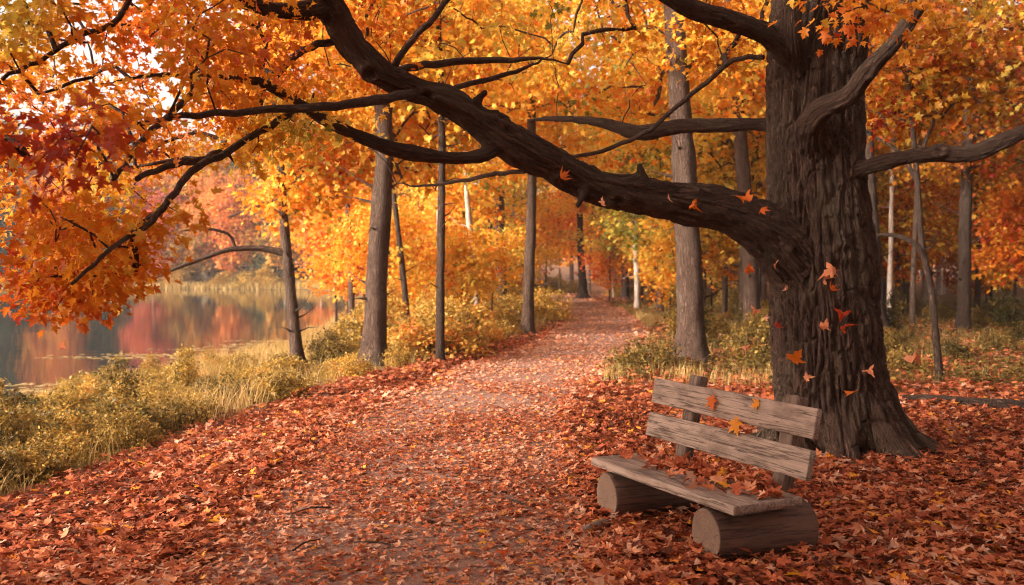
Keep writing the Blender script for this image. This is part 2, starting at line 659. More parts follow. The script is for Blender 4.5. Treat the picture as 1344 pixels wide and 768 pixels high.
def tree_meshes(name, path, r0, r1, crown, n_attr, per, lsize, seed, mat, template, spread=.22, rt=.006, sides=14, tint=.5, flare=.5, ctint=.13):
    """path: trunk polyline from the ground up (local); crown: list of (centre xyz, radii xyz)"""
    r_ = np.random.default_rng(seed)
    path = spline(path, 40)
    n = len(path)
    ln = np.linspace(0, 1, n)
    zz = path[:, 2] - path[0, 2]
    rad = r0 + (r1 - r0) * ln
    rad = rad * (1 + flare * np.exp(-zz / (.9 * r0 + .03)))
    V, F, B = tube(path, rad, sides)
    # lumps
    nd = fbm(B * np.array([6, 6, 1.5]) / max(r0 * 3, .3) + seed, 3, seed)
    cen = np.repeat(path, sides, 0)
    V[:len(cen)] += (V[:len(cen)] - cen) * ((nd[:len(cen)] - .5) * .45)[:, None]
    pts = []
    for c_, s_, f_ in crown:
        m = int(n_attr * f_)
        q = r_.normal(0, 1, (m, 3))
        q /= np.linalg.norm(q, axis=1)[:, None]
        q *= (r_.random(m) ** .42)[:, None]
        pts.append(np.array(c_) + q * np.array(s_))
    pts = np.concatenate(pts)
    # thin the cloud with noise so the crown has gaps and lobes
    keep = vnoise(pts * .75 + seed * 3.1, seed) + r_.normal(0, .12, len(pts)) > .40
    pts = pts[keep]
    zc = min(p_[0][2] - p_[1][2] for p_ in crown)
    st = path[zz > max(zc * .75, .3)]
    Pn, w, ch = grow(st, np.concatenate([[-1], np.arange(len(st) - 1)]), pts, r_, seg=.3)
    tb = chain_tubes(Pn, w, ch, rt, rmax=r0 * .45)
    dead = []
    for q_ in range(9):
        k_ = int(np.searchsorted(zz, r_.uniform(.22, 1.0) * max(zc, 1.5)))
        if k_ >= n - 1: continue
        a_ = r_.uniform(0, 6.28); l_ = r_.uniform(.2, 1.0) * min(1.0, r0 * 6)
        dv = np.array([math.cos(a_), math.sin(a_), r_.uniform(.0, .7)])
        pt = path[k_] + dv * rad[k_] * .6 * [1, 1, 0]
        dead.append(tube([pt, pt + dv * l_ * .5, pt + dv * l_ + [0, 0, r_.normal(0, .12)]], [.16 * r0 + .004, .010, .003], 5))
    V, F, B = join([(V, F, B)] + tb + dead)
    tm = mesh_np(name + '_trunk', V, F, mat, {'bark': B}, True)
    L = chain_leaves(Pn, ch, per, r_, lsize, tint, spread, ctint=ctint)
    LV, LF, LT = scatter(template, *L)
    cm = mesh_np(name + '_crown', LV, LF, M_LEAF, {'tint': LT})
    return tm, cm


def put_tree(name, tm, cm, loc, rz, s, col, label, group=None, cat='tree', crown_mat=None):
    e = empty(name, loc)
    e.rotation_euler = (0, 0, rz)
    e.scale = (s, s, s)
    link('trunk', tm, e)
    c_ = link('crown', cm, e, color=col)
    if crown_mat:
        c_.material_slots[0].link = 'OBJECT'
        c_.material_slots[0].material = crown_mat
    tag(e, label, cat, group)
    return e


MID = [simple_leaf(.3, .2), simple_leaf(-.2, .4), simple_leaf(.5, .1)]
FARL = [far_leaf(.3), far_leaf(-.2)]

# ------------------------------------------------------------------ the great tree
oak = empty('maple_tree', (3.05, 8.75, 0))
tag(oak, 'massive old tree behind the bench, one heavy limb sweeping left over the path', 'tree')
OAK = np.array([3.05, 8.75, 0.])
TR = np.array([[*P(1098, 640, 8.75), .56], [*P(1092, 540, 8.75), .555], [*P(1085, 450, 8.75), .525], [*P(1077, 330, 8.75), .51], [*P(1070, 200, 8.75), .475],
               [*P(1070, 100, 8.75), .48], [*P(1078, 0, 8.75), .47], [*P(1080, -120, 8.75), .40], [*P(1070, -300, 8.7), .30], [*P(1050, -480, 8.6), .19], [*P(1060, -640, 8.6), .08]])
px2m = lambda D: D / F_PX


def limb(rows, n):
    a = np.array([[*P(u, v, D), r * px2m(D)] for u, v, D, r in rows])
    return spline(a, n)


LIMBS = [
    limb([(1085, 405, 8.72, 30), (1045, 345, 8.62, 42), (1008, 306, 8.52, 36), (960, 280, 8.42, 29), (900, 266, 8.3, 27), (840, 256, 8.15, 25.5), (785, 245, 8.0, 24), (735, 222, 7.85, 24), (690, 198, 7.7, 24), (640, 168, 7.55, 23),
          (590, 133, 7.4, 21), (540, 115, 7.25, 20), (500, 95, 7.15, 20), (465, 62, 7.05, 19.5), (440, 22, 7.0, 18), (420, -12, 6.9, 16), (395, -60, 6.8, 13), (350, -120, 6.6, 10), (280, -160, 6.3, 7)], 80),
    limb([(660, 190, 7.6, 9), (630, 205, 7.5, 10), (580, 206, 7.35, 10), (525, 198, 7.2, 10.5), (480, 183, 7.05, 10), (430, 160, 6.9, 9.5), (395, 138, 6.8, 9), (350, 112, 6.6, 8.5), (310, 102, 6.4, 8), (255, 98, 6.2, 6), (190, 100, 6.0, 4.5), (130, 112, 5.7, 3.5)], 50),
    limb([(432, 8, 6.95, 13), (400, 14, 6.8, 13), (360, 14, 6.6, 12), (320, 2, 6.4, 11), (280, -25, 6.1, 9), (220, -60, 5.8, 7), (150, -80, 5.5, 5), (60, -70, 5.2, 3.5)], 40),
    limb([(1080, 110, 8.7, 20), (1040, 75, 8.4, 19), (1005, 46, 8.2, 15), (960, 28, 8.0, 13.5), (910, 12, 7.8, 12.5), (870, -8, 7.6, 11), (800, -50, 7.3, 9), (720, -80, 7.0, 7), (640, -95, 6.8, 5)], 40),
    limb([(1078, 215, 8.6, 30), (1066, 172, 8.3, 24), (1076, 146, 8.05, 16), (1112, 126, 7.9, 13), (1140, 92, 7.75, 12.5), (1168, 62, 7.7, 12), (1195, 25, 7.6, 12), (1212, -15, 7.5, 12), (1240, -90, 7.3, 9), (1290, -160, 7.1, 6)], 44),
    limb([(1090, 240, 8.6, 18), (1125, 224, 8.4, 13), (1170, 210, 8.3, 11.5), (1225, 202, 8.2, 12), (1275, 202, 8.1, 11.5), (1310, 188, 8.0, 12), (1345, 172, 7.9, 11), (1400, 150, 7.8, 9), (1470, 138, 7.6, 6)], 44),
    limb([(850, 262, 8.15, 8), (846, 238, 8.1, 7), (840, 222, 8.08, 6), (838, 214, 8.06, 4.5)], 8),
    limb([(620, 152, 7.45, 8), (628, 130, 7.4, 6.5), (640, 118, 7.35, 5)], 8),
    limb([(770, 245, 7.9, 7), (762, 262, 7.75, 6), (757, 272, 7.7, 4.5)], 8),
    limb([(1060, 172, 8.8, 14), (1005, 164, 9.0, 9.5), (940, 164, 9.15, 9), (890, 166, 9.25, 9), (850, 174, 9.3, 9), (825, 172, 9.35, 8.5), (790, 161, 9.4, 7), (740, 156, 9.5, 5), (690, 158, 9.6, 3.5)], 40),
    limb([(1062, 150, 8.75, 16), (1046, 85, 8.4, 14), (1040, 50, 8.2, 13), (1038, 20, 8.15, 12), (1036, -40, 8.1, 11), (1020, -140, 7.9, 8), (990, -240, 7.7, 5)], 30),
]
ROOTS = []
for ang, ln_, r_ in ((-8, .88, .15), (35, .9, .15), (80, .9, .15), (130, .9, .16), (175, .72, .15), (215, .75, .16), (255, .85, .17), (300, .9, .19), (335, .85, .16)):
    a = R(ang)
    d = np.array([math.cos(a), math.sin(a), 0])
    b0 = TR[0, :3] * [1, 1, 0]
    ROOTS.append(spline(np.array([[*(b0 + d * .25 + [0, 0, .75]), .20], [*(b0 + d * .42 + [0, 0, .34]), .21], [*(b0 + d * .62 + [0, 0, .12]), r_], [*(b0 + d * .86 + [0, 0, .0]), r_ * .7], [*(b0 + d * ln_ + [0, 0, -.09]), r_ * .35]]), 16))


def shrink_mesh(parts, voxel, smooth_it, subd):
    V, F, _ = join(parts)
    me = mesh_np('tmp', V, F)
    o = link('tmp', me)
    m = o.modifiers.new('r', 'REMESH'); m.mode = 'VOXEL'; m.voxel_size = voxel
    m = o.modifiers.new('s', 'SMOOTH'); m.iterations = smooth_it; m.factor = .5
    if subd:
        m = o.modifiers.new('d', 'SUBSURF'); m.levels = subd; m.render_levels = subd
    dg = bpy.context.evaluated_depsgraph_get()
    res = bpy.data.meshes.new_from_object(o.evaluated_get(dg))
    bpy.data.objects.remove(o); bpy.data.meshes.remove(me)
    V = np.empty(len(res.vertices) * 3, np.float32); res.vertices.foreach_get('co', V)
    N = np.empty(len(res.vertices) * 3, np.float32); res.vertices.foreach_get('normal', N)
    return res, V.reshape(-1, 3).astype(float), N.reshape(-1, 3).astype(float)


TR[:, 3] *= .95
tp = spline(TR, 60)
parts = [tube(tp[:, :3], tp[:, 3], 24)] + [tube(l[:, :3], l[:, 3], 16) for l in LIMBS] + [tube(q[:, :3], q[:, 3], 12) for q in ROOTS]
for i, (v, f, b) in enumerate(parts):     # close the lower ends for the remesher
    k = (24, *[16] * len(LIMBS), *[12] * len(ROOTS))[i]
    c_ = v[:k].mean(0)
    jj = np.arange(k)
    parts[i] = (np.concatenate([v, [c_]]), np.concatenate([f, np.stack([(jj + 1) % k, jj, np.full(k, len(v))], 1)]), np.concatenate([b, [[0, 0, 0]]]))
res, V, N = shrink_mesh(parts, .022, 7, 1)
# bark coordinates round the nearest skeleton axis
best = np.full(len(V), 1e9); BK = np.zeros((len(V), 3)); RR = np.zeros(len(V))
sk = [tp] + LIMBS
allw = []
for si, s_ in enumerate(sk):
    T = np.gradient(s_[:, :3], axis=0); T /= np.linalg.norm(T, axis=1)[:, None]
    Nf = np.zeros_like(T)
    v = np.array([0, 1., 0]) - T[0] * T[0][1]; Nf[0] = v / np.linalg.norm(v)
    for q in range(1, len(T)):
        v = Nf[q - 1] - T[q] * Nf[q - 1].dot(T[q]); Nf[q] = v / np.linalg.norm(v)
    Bf = np.cross(T, Nf)
    ln = np.concatenate([[0], np.cumsum(np.linalg.norm(np.diff(s_[:, :3], axis=0), axis=1))])
    D = np.full(len(V), 1e9); I = np.zeros(len(V), int)
    for q in range(len(s_)):
        dd = np.linalg.norm(V - s_[q, :3], axis=1) - s_[q, 3]
        m = dd < D; D[m] = dd[m]; I[m] = q
    rel = V - s_[I, :3]
    along = ln[I] + (rel * T[I]).sum(1)
    a = np.stack([(rel * Nf[I]).sum(1), (rel * Bf[I]).sum(1), along + si * 7.3], 1)
    m = D < best
    best[m] = D[m]; BK[m] = a[m]; RR[m] = s_[I[m], 3]
rr = np.linalg.norm(BK[:, :2], axis=1)
dirn = BK[:, :2] / (rr[:, None] + 1e-9)
cyl = np.column_stack([dirn * np.maximum(RR, .12)[:, None], BK[:, 2]])
warp = (fbm(cyl * [3, 3, 1.1], 2, 40) - .5) * .11
c2 = cyl + np.column_stack([warp * -dirn[:, 1], warp * dirn[:, 0], 0 * warp])
f1 = fbm(c2 * [13, 13, 1.35], 2, 21)
f2 = vnoise(c2 * [25, 25, 2.6], 29)
r1 = np.exp(-((f1 - .5) / .065) ** 2)
r1 = np.maximum(r1, .55 * np.exp(-((vnoise(c2 * [8, 8, 6.5], 37) - .5) / .045) ** 2))
r1 = np.maximum(r1, .75 * np.exp(-((f2 - .5) / .09) ** 2))
r2 = 1 - np.abs(2 * vnoise(c2 * [24, 24, 3.6], 27) - 1)
cross = vnoise(c2 * [16, 16, 12], 31)
lump = fbm(V * 2.2, 3, 33) - .5
amp = np.clip(RR / .5, .12, 1) ** .8
mid = fbm(V * 7.0, 2, 35) - .5
disp = amp * (.020 - .058 * r1 - .016 * r2 ** 3 + .016 * (cross - .5) + .03 * (f1 - .5)) + lump * np.where(RR > .3, .06, .10 * np.clip(RR / .15, .2, 1)) + mid * .03 * np.clip(RR / .15, .15, 1)
kr = np.random.default_rng(77)
for u_, v_, D_ in ((905, 255, 8.2), (812, 262, 7.95), (735, 240, 7.72), (655, 158, 7.5), (560, 128, 7.2), (487, 95, 7.05), (1108, 330, 8.25), (1235, 195, 8.1), (1140, 95, 7.65)):
    q_ = np.linalg.norm(V - P(u_, v_, D_), axis=1) / kr.uniform(.07, .11)
    disp += .028 * np.exp(-(q_ - .75) ** 2 / .14) - .02 * np.exp(-q_ ** 2 / .12)
V2 = V + N * disp[:, None] - OAK
res.vertices.foreach_set('co', V2.astype(np.float32).ravel())
at = res.attributes.new('bark', 'FLOAT_VECTOR', 'POINT')
at.data.foreach_set('vector', cyl.astype(np.float32).ravel())
res.materials.clear(); res.materials.append(M_BARK_OAK)
res.polygons.foreach_set('use_smooth', np.ones(len(res.polygons), bool))
res.update()
res.name = 'oak_trunk'
link('trunk', res, oak)

# thin boughs and the twigs/foliage of the great tree
BOUGHS = [
    limb([(438, 55, 7.05, 5), (405, 62, 6.9, 5), (375, 85, 6.8, 4.5), (345, 118, 6.7, 4), (330, 150, 6.6, 3)], 14),
    limb([(545, 122, 7.25, 6), (500, 130, 7.0, 6.5), (455, 136, 6.85, 5.5), (400, 142, 6.7, 5), (330, 145, 6.5, 4), (250, 152, 6.3, 3.5), (180, 162, 6.1, 2.5)], 22),
    limb([(262, 98, 6.2, 4.5), (245, 130, 6.15, 4), (205, 165, 6.1, 3.6), (180, 195, 6.0, 3.2), (150, 235, 5.9, 2.6)], 18),
    limb([(300, 195, 6.5, 4.2), (262, 210, 6.4, 4.5), (235, 212, 6.3, 4.5), (205, 225, 6.2, 3.5), (180, 232, 6.1, 3)], 16),
    limb([(395, 142, 6.75, 4.5), (345, 170, 6.6, 4.5), (296, 200, 6.45, 4.5), (262, 218, 6.35, 4.5), (235, 245, 6.25, 4), (205, 285, 6.15, 3.6), (170, 310, 6.05, 3), (130, 340, 5.95, 2.3), (95, 372, 5.85, 1.8)], 30),
    limb([(178, -60, 5.6, 4), (160, 20, 5.5, 3.8), (110, 45, 5.4, 3.5), (60, 75, 5.3, 3), (0, 105, 5.2, 2.5)], 20),
    limb([(592, -20, 7.6, 4), (580, 10, 7.5, 4), (548, 45, 7.4, 4.5), (518, 85, 7.3, 5)], 16),
    limb([(745, 84, 8.7, .8), (710, 76, 8.65, 2), (675, 78, 8.6, 3.6), (620, 80, 8.5, 4.6), (565, 84, 8.2, 5), (525, 92, 7.7, 5), (490, 92, 7.15, 5.5)], 24),
    limb([(725, 72, 8.9, .7), (700, 84, 8.85, 1.8), (680, 92, 8.8, 2.8), (640, 105, 8.4, 3.6), (590, 116, 7.8, 4), (560, 124, 7.35, 4.5)], 20),
    limb([(1003, 75, 8.4, 3.5), (965, 78, 8.5, 3.5), (930, 105, 8.6, 3.5), (895, 135, 8.7, 3.2), (850, 172, 8.75, 3), (800, 195, 8.8, 3), (745, 208, 8.8, 2.5)], 24),
    limb([(690, 225, 7.7, 3), (650, 228, 7.9, 3), (610, 236, 8.1, 2.6), (560, 244, 8.3, 1.6), (520, 240, 8.4, .7)], 18),
]
for k_ in (1, 2, 3, 4):       # the hanging boughs come forward, towards the viewer
    t_ = np.linspace(0, 1, len(BOUGHS[k_]))[:, None]
    f_ = 1 - .2 * t_ ** .8
    BOUGHS[k_][:, :3] = np.array([0, 0, CAM_Z]) + (BOUGHS[k_][:, :3] - [0, 0, CAM_Z]) * f_
for bp in BOUGHS:
    V, F, B = tube(bp[:, :3] + np.random.default_rng(5).normal(0, .006, (len(bp), 3)), bp[:, 3], 8)
    link('bough', mesh_np('bough', V - OAK, F, M_BARK_OAK, {'bark': B}, True), oak)

VM_U = [-400, -100, 0, 40, 70, 110, 150, 190, 215, 300, 350, 400, 480, 560, 640, 760, 900, 1000, 1100, 1200, 1500]
VM_V = [400, 385, 365, 400, 412, 410, 385, 372, 320, 268, 245, 225, 190, 110, 110, 125, 130, 70, 20, 60, 120]
hr = np.random.default_rng(3)


def sample(n, u0, u1, v0, D0, D1, vpad=0.):
    out = []
    while len(out) < n:
        u, D = hr.uniform(u0, u1), hr.uniform(D0, D1)
        vm = np.interp(u, VM_U, VM_V) - vpad
        v = hr.uniform(v0, vm)
        out.append([*P(u, v, D)])
    return np.array(out)


att = np.concatenate([
    sample(260, -320, 330, -320, 4.8, 8.2, 8), sample(4, 20, 140, 120, 3.5, 4.2, 150), sample(110, -60, 330, -100, 8.2, 10.5, 70), sample(48, 30, 185, 290, 5.4, 6.6, 4),
    sample(150, 300, 520, -320, 6.3, 8.5, 30), sample(125, 430, 960, -350, 8.6, 11.0, 10), sample(70, 480, 900, -420, 7.0, 8.5, 150),
    sample(90, 950, 1500, -420, 7.0, 11, 60), sample(40, 1010, 1300, -420, 9.6, 12, 0),
    np.stack([hr.uniform(-3, 7.5, 170), hr.uniform(4.5, 12.5, 170), hr.uniform(5.6, 9.5, 170)], 1)])  # crown top above the view, thickened to shade bench, foreground and right side
extra = np.array([P(1075, 8, 5.6), P(1105, 18, 5.5), P(1135, 10, 5.5), P(1165, 6, 5.6), P(1195, 20, 5.6), P(1150, 28, 5.6)])
# keep the sweep of the big limb clear of leaves in front of it
L0 = to_px(LIMBS[0][:, :3]); dep = LIMBS[0][:, 1]
ap = to_px(att)
dm = np.linalg.norm(ap[:, None] - L0[None], axis=2)
q = dm.argmin(1)
thin = (ap[:, 0] > 135) & (ap[:, 0] < 340) & (ap[:, 1] > 225) & (hr.random(len(ap)) < .5)
bad = thin | (dm.min(1) < 62) & (att[:, 1] < dep[q] + .3) & (ap[:, 0] > 400)
tpx = (np.abs(ap[:, 0] - 1075) < 110) & (att[:, 1] < 9.4) & (ap[:, 1] > -60)
att = np.concatenate([att[~bad & ~tpx], extra])
st, pr = [], []
for l in LIMBS + BOUGHS:
    b0 = len(st)
    s_ = l[8:] if len(l) > 40 else l
    st += [x[:3] for x in s_]
    pr += [-1] + list(range(b0, b0 + len(s_) - 1))
Pn, w, ch = grow(np.array(st), np.array(pr), att, hr, bow=.16, seg=.13, up_pen=.15)
V, F, B = join(chain_tubes(Pn, w, ch, .0042, .42, 5, .03))
link('twig', mesh_np('oak_twigs', V - OAK, F, M_BARK_OAK, {'bark': B}, True), oak)
pos, nrm, dr, sz, tint = chain_leaves(Pn, ch, 42, hr, .064, .47, .125, .75, .07, .06, .7)
pp = to_px(pos)
uu, vv = pp[:, 0], pp[:, 1]
# pigment differs from spray to spray: reds at the far left, olive tufts
patch = fbm(pos * .9, 2, 91) - .5
tint = tint + .5 * patch + .02
g = lambda u, v, ru, rv, a: a * np.exp(-((uu - u) / ru) ** 2 - ((vv - v) / rv) ** 2)
tint = np.where(pos[:, 1] < 4.0, .20 + .6 * (tint - .5), tint)
tint += g(70, 215, 60, 70, -.14) + g(15, 20, 80, 60, .34) + g(400, 165, 70, 50, .36) + g(690, 70, 110, 90, .36) + g(1320, 90, 80, 120, .36) + g(540, 30, 60, 60, .15) + g(200, 60, 90, 50, -.05) + g(300, 230, 60, 40, .2) + g(20, 340, 60, 40, -.08) + g(150, 290, 90, 60, .05)
dm = np.full(len(pos), 1e9); qq = np.zeros(len(pos), int)
for i_ in range(len(L0)):
    dd = np.hypot(uu - L0[i_, 0], vv - L0[i_, 1]); m = dd < dm; dm[m] = dd[m]; qq[m] = i_
ok = ~((dm < 40) & (pos[:, 1] < dep[qq] + .15) & (uu > 415)) & (pos[:, 1] > 2.3)
LV, LF, LT = scatter(MAPLES, pos[ok], nrm[ok], dr[ok], sz[ok], np.clip(tint[ok], .03, 1))
link('foliage', mesh_np('oak_foliage', LV - OAK, LF, M_LEAF, {'tint': LT}), oak, color=shade((.48, .82)))

# ------------------------------------------------------------------ trees with a place of their own in the photo
def zg(x, y): return float(height(np.array([x]), np.array([y]))[0])


def base_at(u, D):
    x = (u - 672) / F_PX * D
    return np.array([x, D, zg(x, D)])


def key_tree(name, label, px, D, r_base, r_top, crown, n_attr, per, lsize, tint, mat, seed, bright=1.0, spread=.25, extra=None, flare=.85, rt=.006, cat='tree'):
    """px: trunk centre pixels from the base up, all at depth D"""
    b = base_at(px[0][0], D)
    rows = [b * 1.0 - [0, 0, .05]]
    for u, v in px[1:]: rows.append(P(u, v, D))
    loc = np.array(rows) - b
    cr = [(np.array([(u - 672) / F_PX * (D + dy) - b[0], dy, z - b[2]]), s, f) for u, dy, z, s, f in crown]
    tm, cm = tree_meshes(name, loc, r_base, r_top, cr, n_attr, per - 5, lsize, seed, mat, MID, spread, tint=tint + (.09 if px[0][0] < 1000 else .08), flare=flare, rt=rt)
    e = put_tree(name, tm, cm, b, 0, 1, shade((.5 if px[0][0] < 1100 else .40, bright if px[0][0] < 1100 else .5)), label, cat=cat)  # crowns far right darkened in colour to deepen the shade there
    for rws in (extra or []):
        a = np.array([[*P(u, v, D + dd), r * px2m(D)] for u, v, dd, r in rws])
        a = spline(a, 24)
        V, F, B = tube(a[:, :3], a[:, 3], 8)
        link('bough', mesh_np('bough', V - b, F, mat, {'bark': B}, True), e)
    return e


key_tree('leaning_tree', 'slim leaning tree on the lake bank with a bare drooping branch over the water', [(391, 492), (385, 420), (377, 340), (371, 265), (366, 170), (358, 60)], 17.4, .125, .05,
         [(390, 0, 5.4, (1.6, 1.5, 1.5), 1), (420, 0.5, 3.9, (1.2, 1.0, .7), .25), (385, .1, 3.0, (.9, .8, .55), .16)], 240, 34, .13, .50, M_BARK, 101,
         extra=[[(373, 332, 0, 5), (340, 326, -.1, 4), (300, 328, -.3, 3.2), (265, 340, -.5, 2.6), (225, 355, -.8, 1.8), (190, 372, -1, 1)],
                [(310, 328, -.2, 2.2), (300, 308, -.3, 2), (270, 300, -.5, 1.8), (240, 303, -.7, 1.2)], [(372, 262, 0, 3), (340, 270, .2, 2.4), (300, 285, .3, 1.4)]])
key_tree('maple_tree', 'stout straight grey trunk, the thickest between lake and path', [(490, 490), (493, 400), (498, 300), (505, 200), (500, 100), (492, 0), (488, -120), (490, -260)], 16.8, .215, .10,
         [(500, .3, 6.6, (2.6, 2.4, 2.0), 1), (560, 1.5, 4.2, (1.6, 1.4, .9), .25)], 380, 34, .14, .55, M_BARK, 102)
key_tree('thin_tree', 'thin dark stem leaning left just right of the stoutest lakeside trunk', [(537, 452), (530, 370), (521, 290), (513, 220), (508, 120), (500, 0)], 23, .085, .04,
         [(520, 0, 6.2, (1.9, 1.8, 1.8), 1)], 200, 30, .15, .60, M_BARK_DARK, 103)
key_tree('slender_tree', 'slender straight tree rising from golden grass at the left edge of the path', [(578, 484), (578, 400), (579, 300), (580, 200), (578, 100), (574, 0), (572, -100)], 16.6, .085, .045,
         [(590, .4, 5.6, (1.9, 1.8, 1.5), 1)], 240, 32, .13, .57, M_BARK_DARK, 104)
key_tree('birch_tree', 'pale thin birch standing among yellow shrubs left of the path', [(627, 436), (624, 370), (617, 300), (612, 240), (608, 120), (604, 0)], 27, .11, .05,
         [(620, 0, 6.4, (2.2, 2.0, 2.4), 1)], 260, 30, .16, .64, M_BARK_PALE, 105)
key_tree('maple_tree', 'grey trunk rising from yellow shrubs, just left of the verge trunk at the path bend', [(659, 420), (658, 360), (655, 300), (653, 240), (650, 120), (645, 0), (640, -60)], 31, .20, .10,
         [(650, .5, 8.2, (3.2, 2.8, 3.0), 1), (620, -1.5, 4.4, (1.8, 1.5, 1.0), .2)], 380, 30, .19, .58, M_BARK, 106)
key_tree('maple_tree', 'straight brown trunk standing right at the grassy left verge of the path bend', [(692, 444), (694, 370), (697, 300), (698, 240), (698, 100), (702, 0), (700, -100)], 24, .155, .085,
         [(700, .6, 7.0, (2.7, 2.4, 2.1), 1), (730, 2.0, 4.9, (1.8, 1.6, .8), .2)], 360, 32, .16, .56, M_BARK, 107)
key_tree('maple_tree', 'tall straight grey-barked trunk right of the path, behind the bench', [(908, 480), (906, 400), (902, 300), (896, 190), (889, 80), (882, -40), (880, -200)], 16.7, .265, .15,
         [(890, 1.0, 6.9, (2.8, 2.2, 1.9), 1), (830, 2.5, 5.0, (1.6, 1.4, .8), .2)], 380, 34, .14, .56, M_BARK, 108)
key_tree('maple_tree', 'leaning pale grey trunk seen close beside the left edge of the massive tree', [(988, 428), (984, 340), (974, 210), (962, 80), (950, -40), (945, -140)], 27, .24, .14,
         [(960, .6, 8.0, (3.3, 2.8, 2.6), 1)], 360, 32, .18, .52, M_BARK, 109)
key_tree('young_tree', 'thin crooked dark sapling with one arching bare branch, right of the massive trunk', [(1237, 512), (1228, 440), (1222, 380), (1210, 320), (1205, 250), (1198, 170), (1190, 80), (1184, -20)], 13.6, .055, .03,
         [(1190, .5, 4.8, (1.3, 1.3, 1.0), 1)], 150, 30, .12, .50, M_BARK_DARK, 110,
         extra=[[(1216, 345, 0, 4.2), (1205, 324, 0, 3.6), (1185, 312, .1, 3.2), (1160, 308, .2, 2.6), (1138, 311, .3, 1.6)], [(1205, 240, 0, 3.2), (1180, 200, .2, 2.6), (1150, 180, .4, 1.6)], [(1203, 215, 0, 3), (1225, 160, -.1, 2.2), (1240, 110, -.2, 1.5)]])
key_tree('maple_tree', 'straight dark trunk standing alone in the ground cover at the right', [(1265, 440), (1266, 360), (1268, 260), (1272, 150), (1276, 40), (1280, -80)], 24.5, .175, .10,
         [(1270, .5, 7.2, (3.0, 2.6, 2.2), 1), (1260, .5, 4.8, (2.0, 1.8, .8), .25)], 360, 32, .16, .46, M_BARK_DARK, 111)
key_tree('maple_tree', 'brown trunk half hidden against the right edge of the massive tree', [(1158, 446), (1150, 380), (1146, 300), (1140, 200), (1135, 60), (1130, -60)], 25, .20, .10,
         [(1150, 1.0, 7.6, (3.0, 2.6, 2.2), 1)], 340, 30, .17, .48, M_BARK_DARK, 112)
key_tree('dark_tree', 'dark tree with a flared mossy foot on the far right verge where the path ends', [(765, 394), (764, 360), (762, 330), (761, 280), (758, 200)], 55, .26, .15,
         [(762, 0, 9.0, (4.0, 3.5, 4.0), 1)], 300, 30, .3, .42, M_BARK_DARK, 113, flare=1.6)
key_tree('birch_tree', 'thin pale birch at the grassy right verge of the far path', [(837, 406), (836, 360), (834, 320), (832, 240), (830, 120)], 39, .14, .07,
         [(834, 0, 7.2, (2.8, 2.4, 2.6), 1)], 260, 30, .22, .60, M_BARK_PALE, 114)

# ------------------------------------------------------------------ the wood behind: variants, then copies
VAR = []
for i_, (H, r0, cb, rx, n_at, per, ls, mat) in enumerate([
        (13, .19, 4.0, 3.1, 420, 26, .21, M_BARK), (15, .24, 4.6, 3.5, 460, 26, .23, M_BARK_DARK), (11, .13, 3.2, 2.6, 360, 26, .19, M_BARK),
        (14, .16, 3.8, 3.0, 420, 26, .21, M_BARK_PALE), (12, .21, 3.4, 3.3, 430, 26, .21, M_BARK_DARK),
        (14, .085, 7.0, 2.0, 230, 22, .19, M_BARK_PALE), (15, .10, 7.5, 2.2, 260, 22, .19, M_BARK), (13, .07, 6.5, 1.9, 210, 22, .19, M_BARK_DARK)]):
    r_ = np.random.default_rng(60 + i_)
    lean = r_.normal(0, .35, 2)
    path = [(0, 0, -.1), (.1 * lean[0], .1 * lean[1], H * .15), (.5 * lean[0] + .1, .4 * lean[1], H * .4), (lean[0], lean[1], H * .7), (lean[0] * 1.2, lean[1] * 1.3, H * .95)]
    zc = (cb + H) / 2
    VAR.append(tree_meshes('wood_tree', path, r0, r0 * .3, [((lean[0] * .7, lean[1] * .7, zc), (rx, rx, (H - cb) / 2), 1), ((0, 0, cb), (rx * .8, rx * .8, 1.2), .3 if i_ < 5 else .08)], n_at, per - 9, ls, 200 + i_, mat, FARL, .3, rt=.008))
SAP = []
for i_, (H, cb, rx, n_at) in enumerate([(4.2, 1.0, 1.35, 170), (5.2, 1.3, 1.6, 210), (3.4, .7, 1.2, 150)]):
    r_ = np.random.default_rng(80 + i_)
    path = [(0, 0, -.05), (.05, .04, H * .3), (.15 * r_.normal(), .1, H * .6), (.2 * r_.normal(), .15, H * .95)]
    SAP.append(tree_meshes('sapling', path, .045, .012, [((0, 0, (H + cb) / 2), (rx, rx, (H - cb) / 2), 1)], n_at, 30, .135, 300 + i_, M_BARK_DARK, MID, .2, rt=.004))

wr = np.random.default_rng(17)
taken = [np.array([3.05, 8.75])] + [np.array([(u - 672) / F_PX * D, D]) for u, D in ((391, 17.4), (490, 16.8), (537, 23), (578, 16.6), (627, 27), (659, 31), (692, 24), (908, 16.7), (988, 27), (1237, 13.6), (1265, 24.5), (1158, 25), (765, 55), (837, 39))]
WL = {'L': 'yellow-orange background tree in the wood between lake and path', 'R': 'orange background tree in the deep wood right of the path',
      'F': 'distant orange tree closing the view beyond the end of the path'}
WG = {'L': 'trees between the lake and the path', 'R': 'trees in the wood right of the path', 'F': 'trees closing the end of the path'}


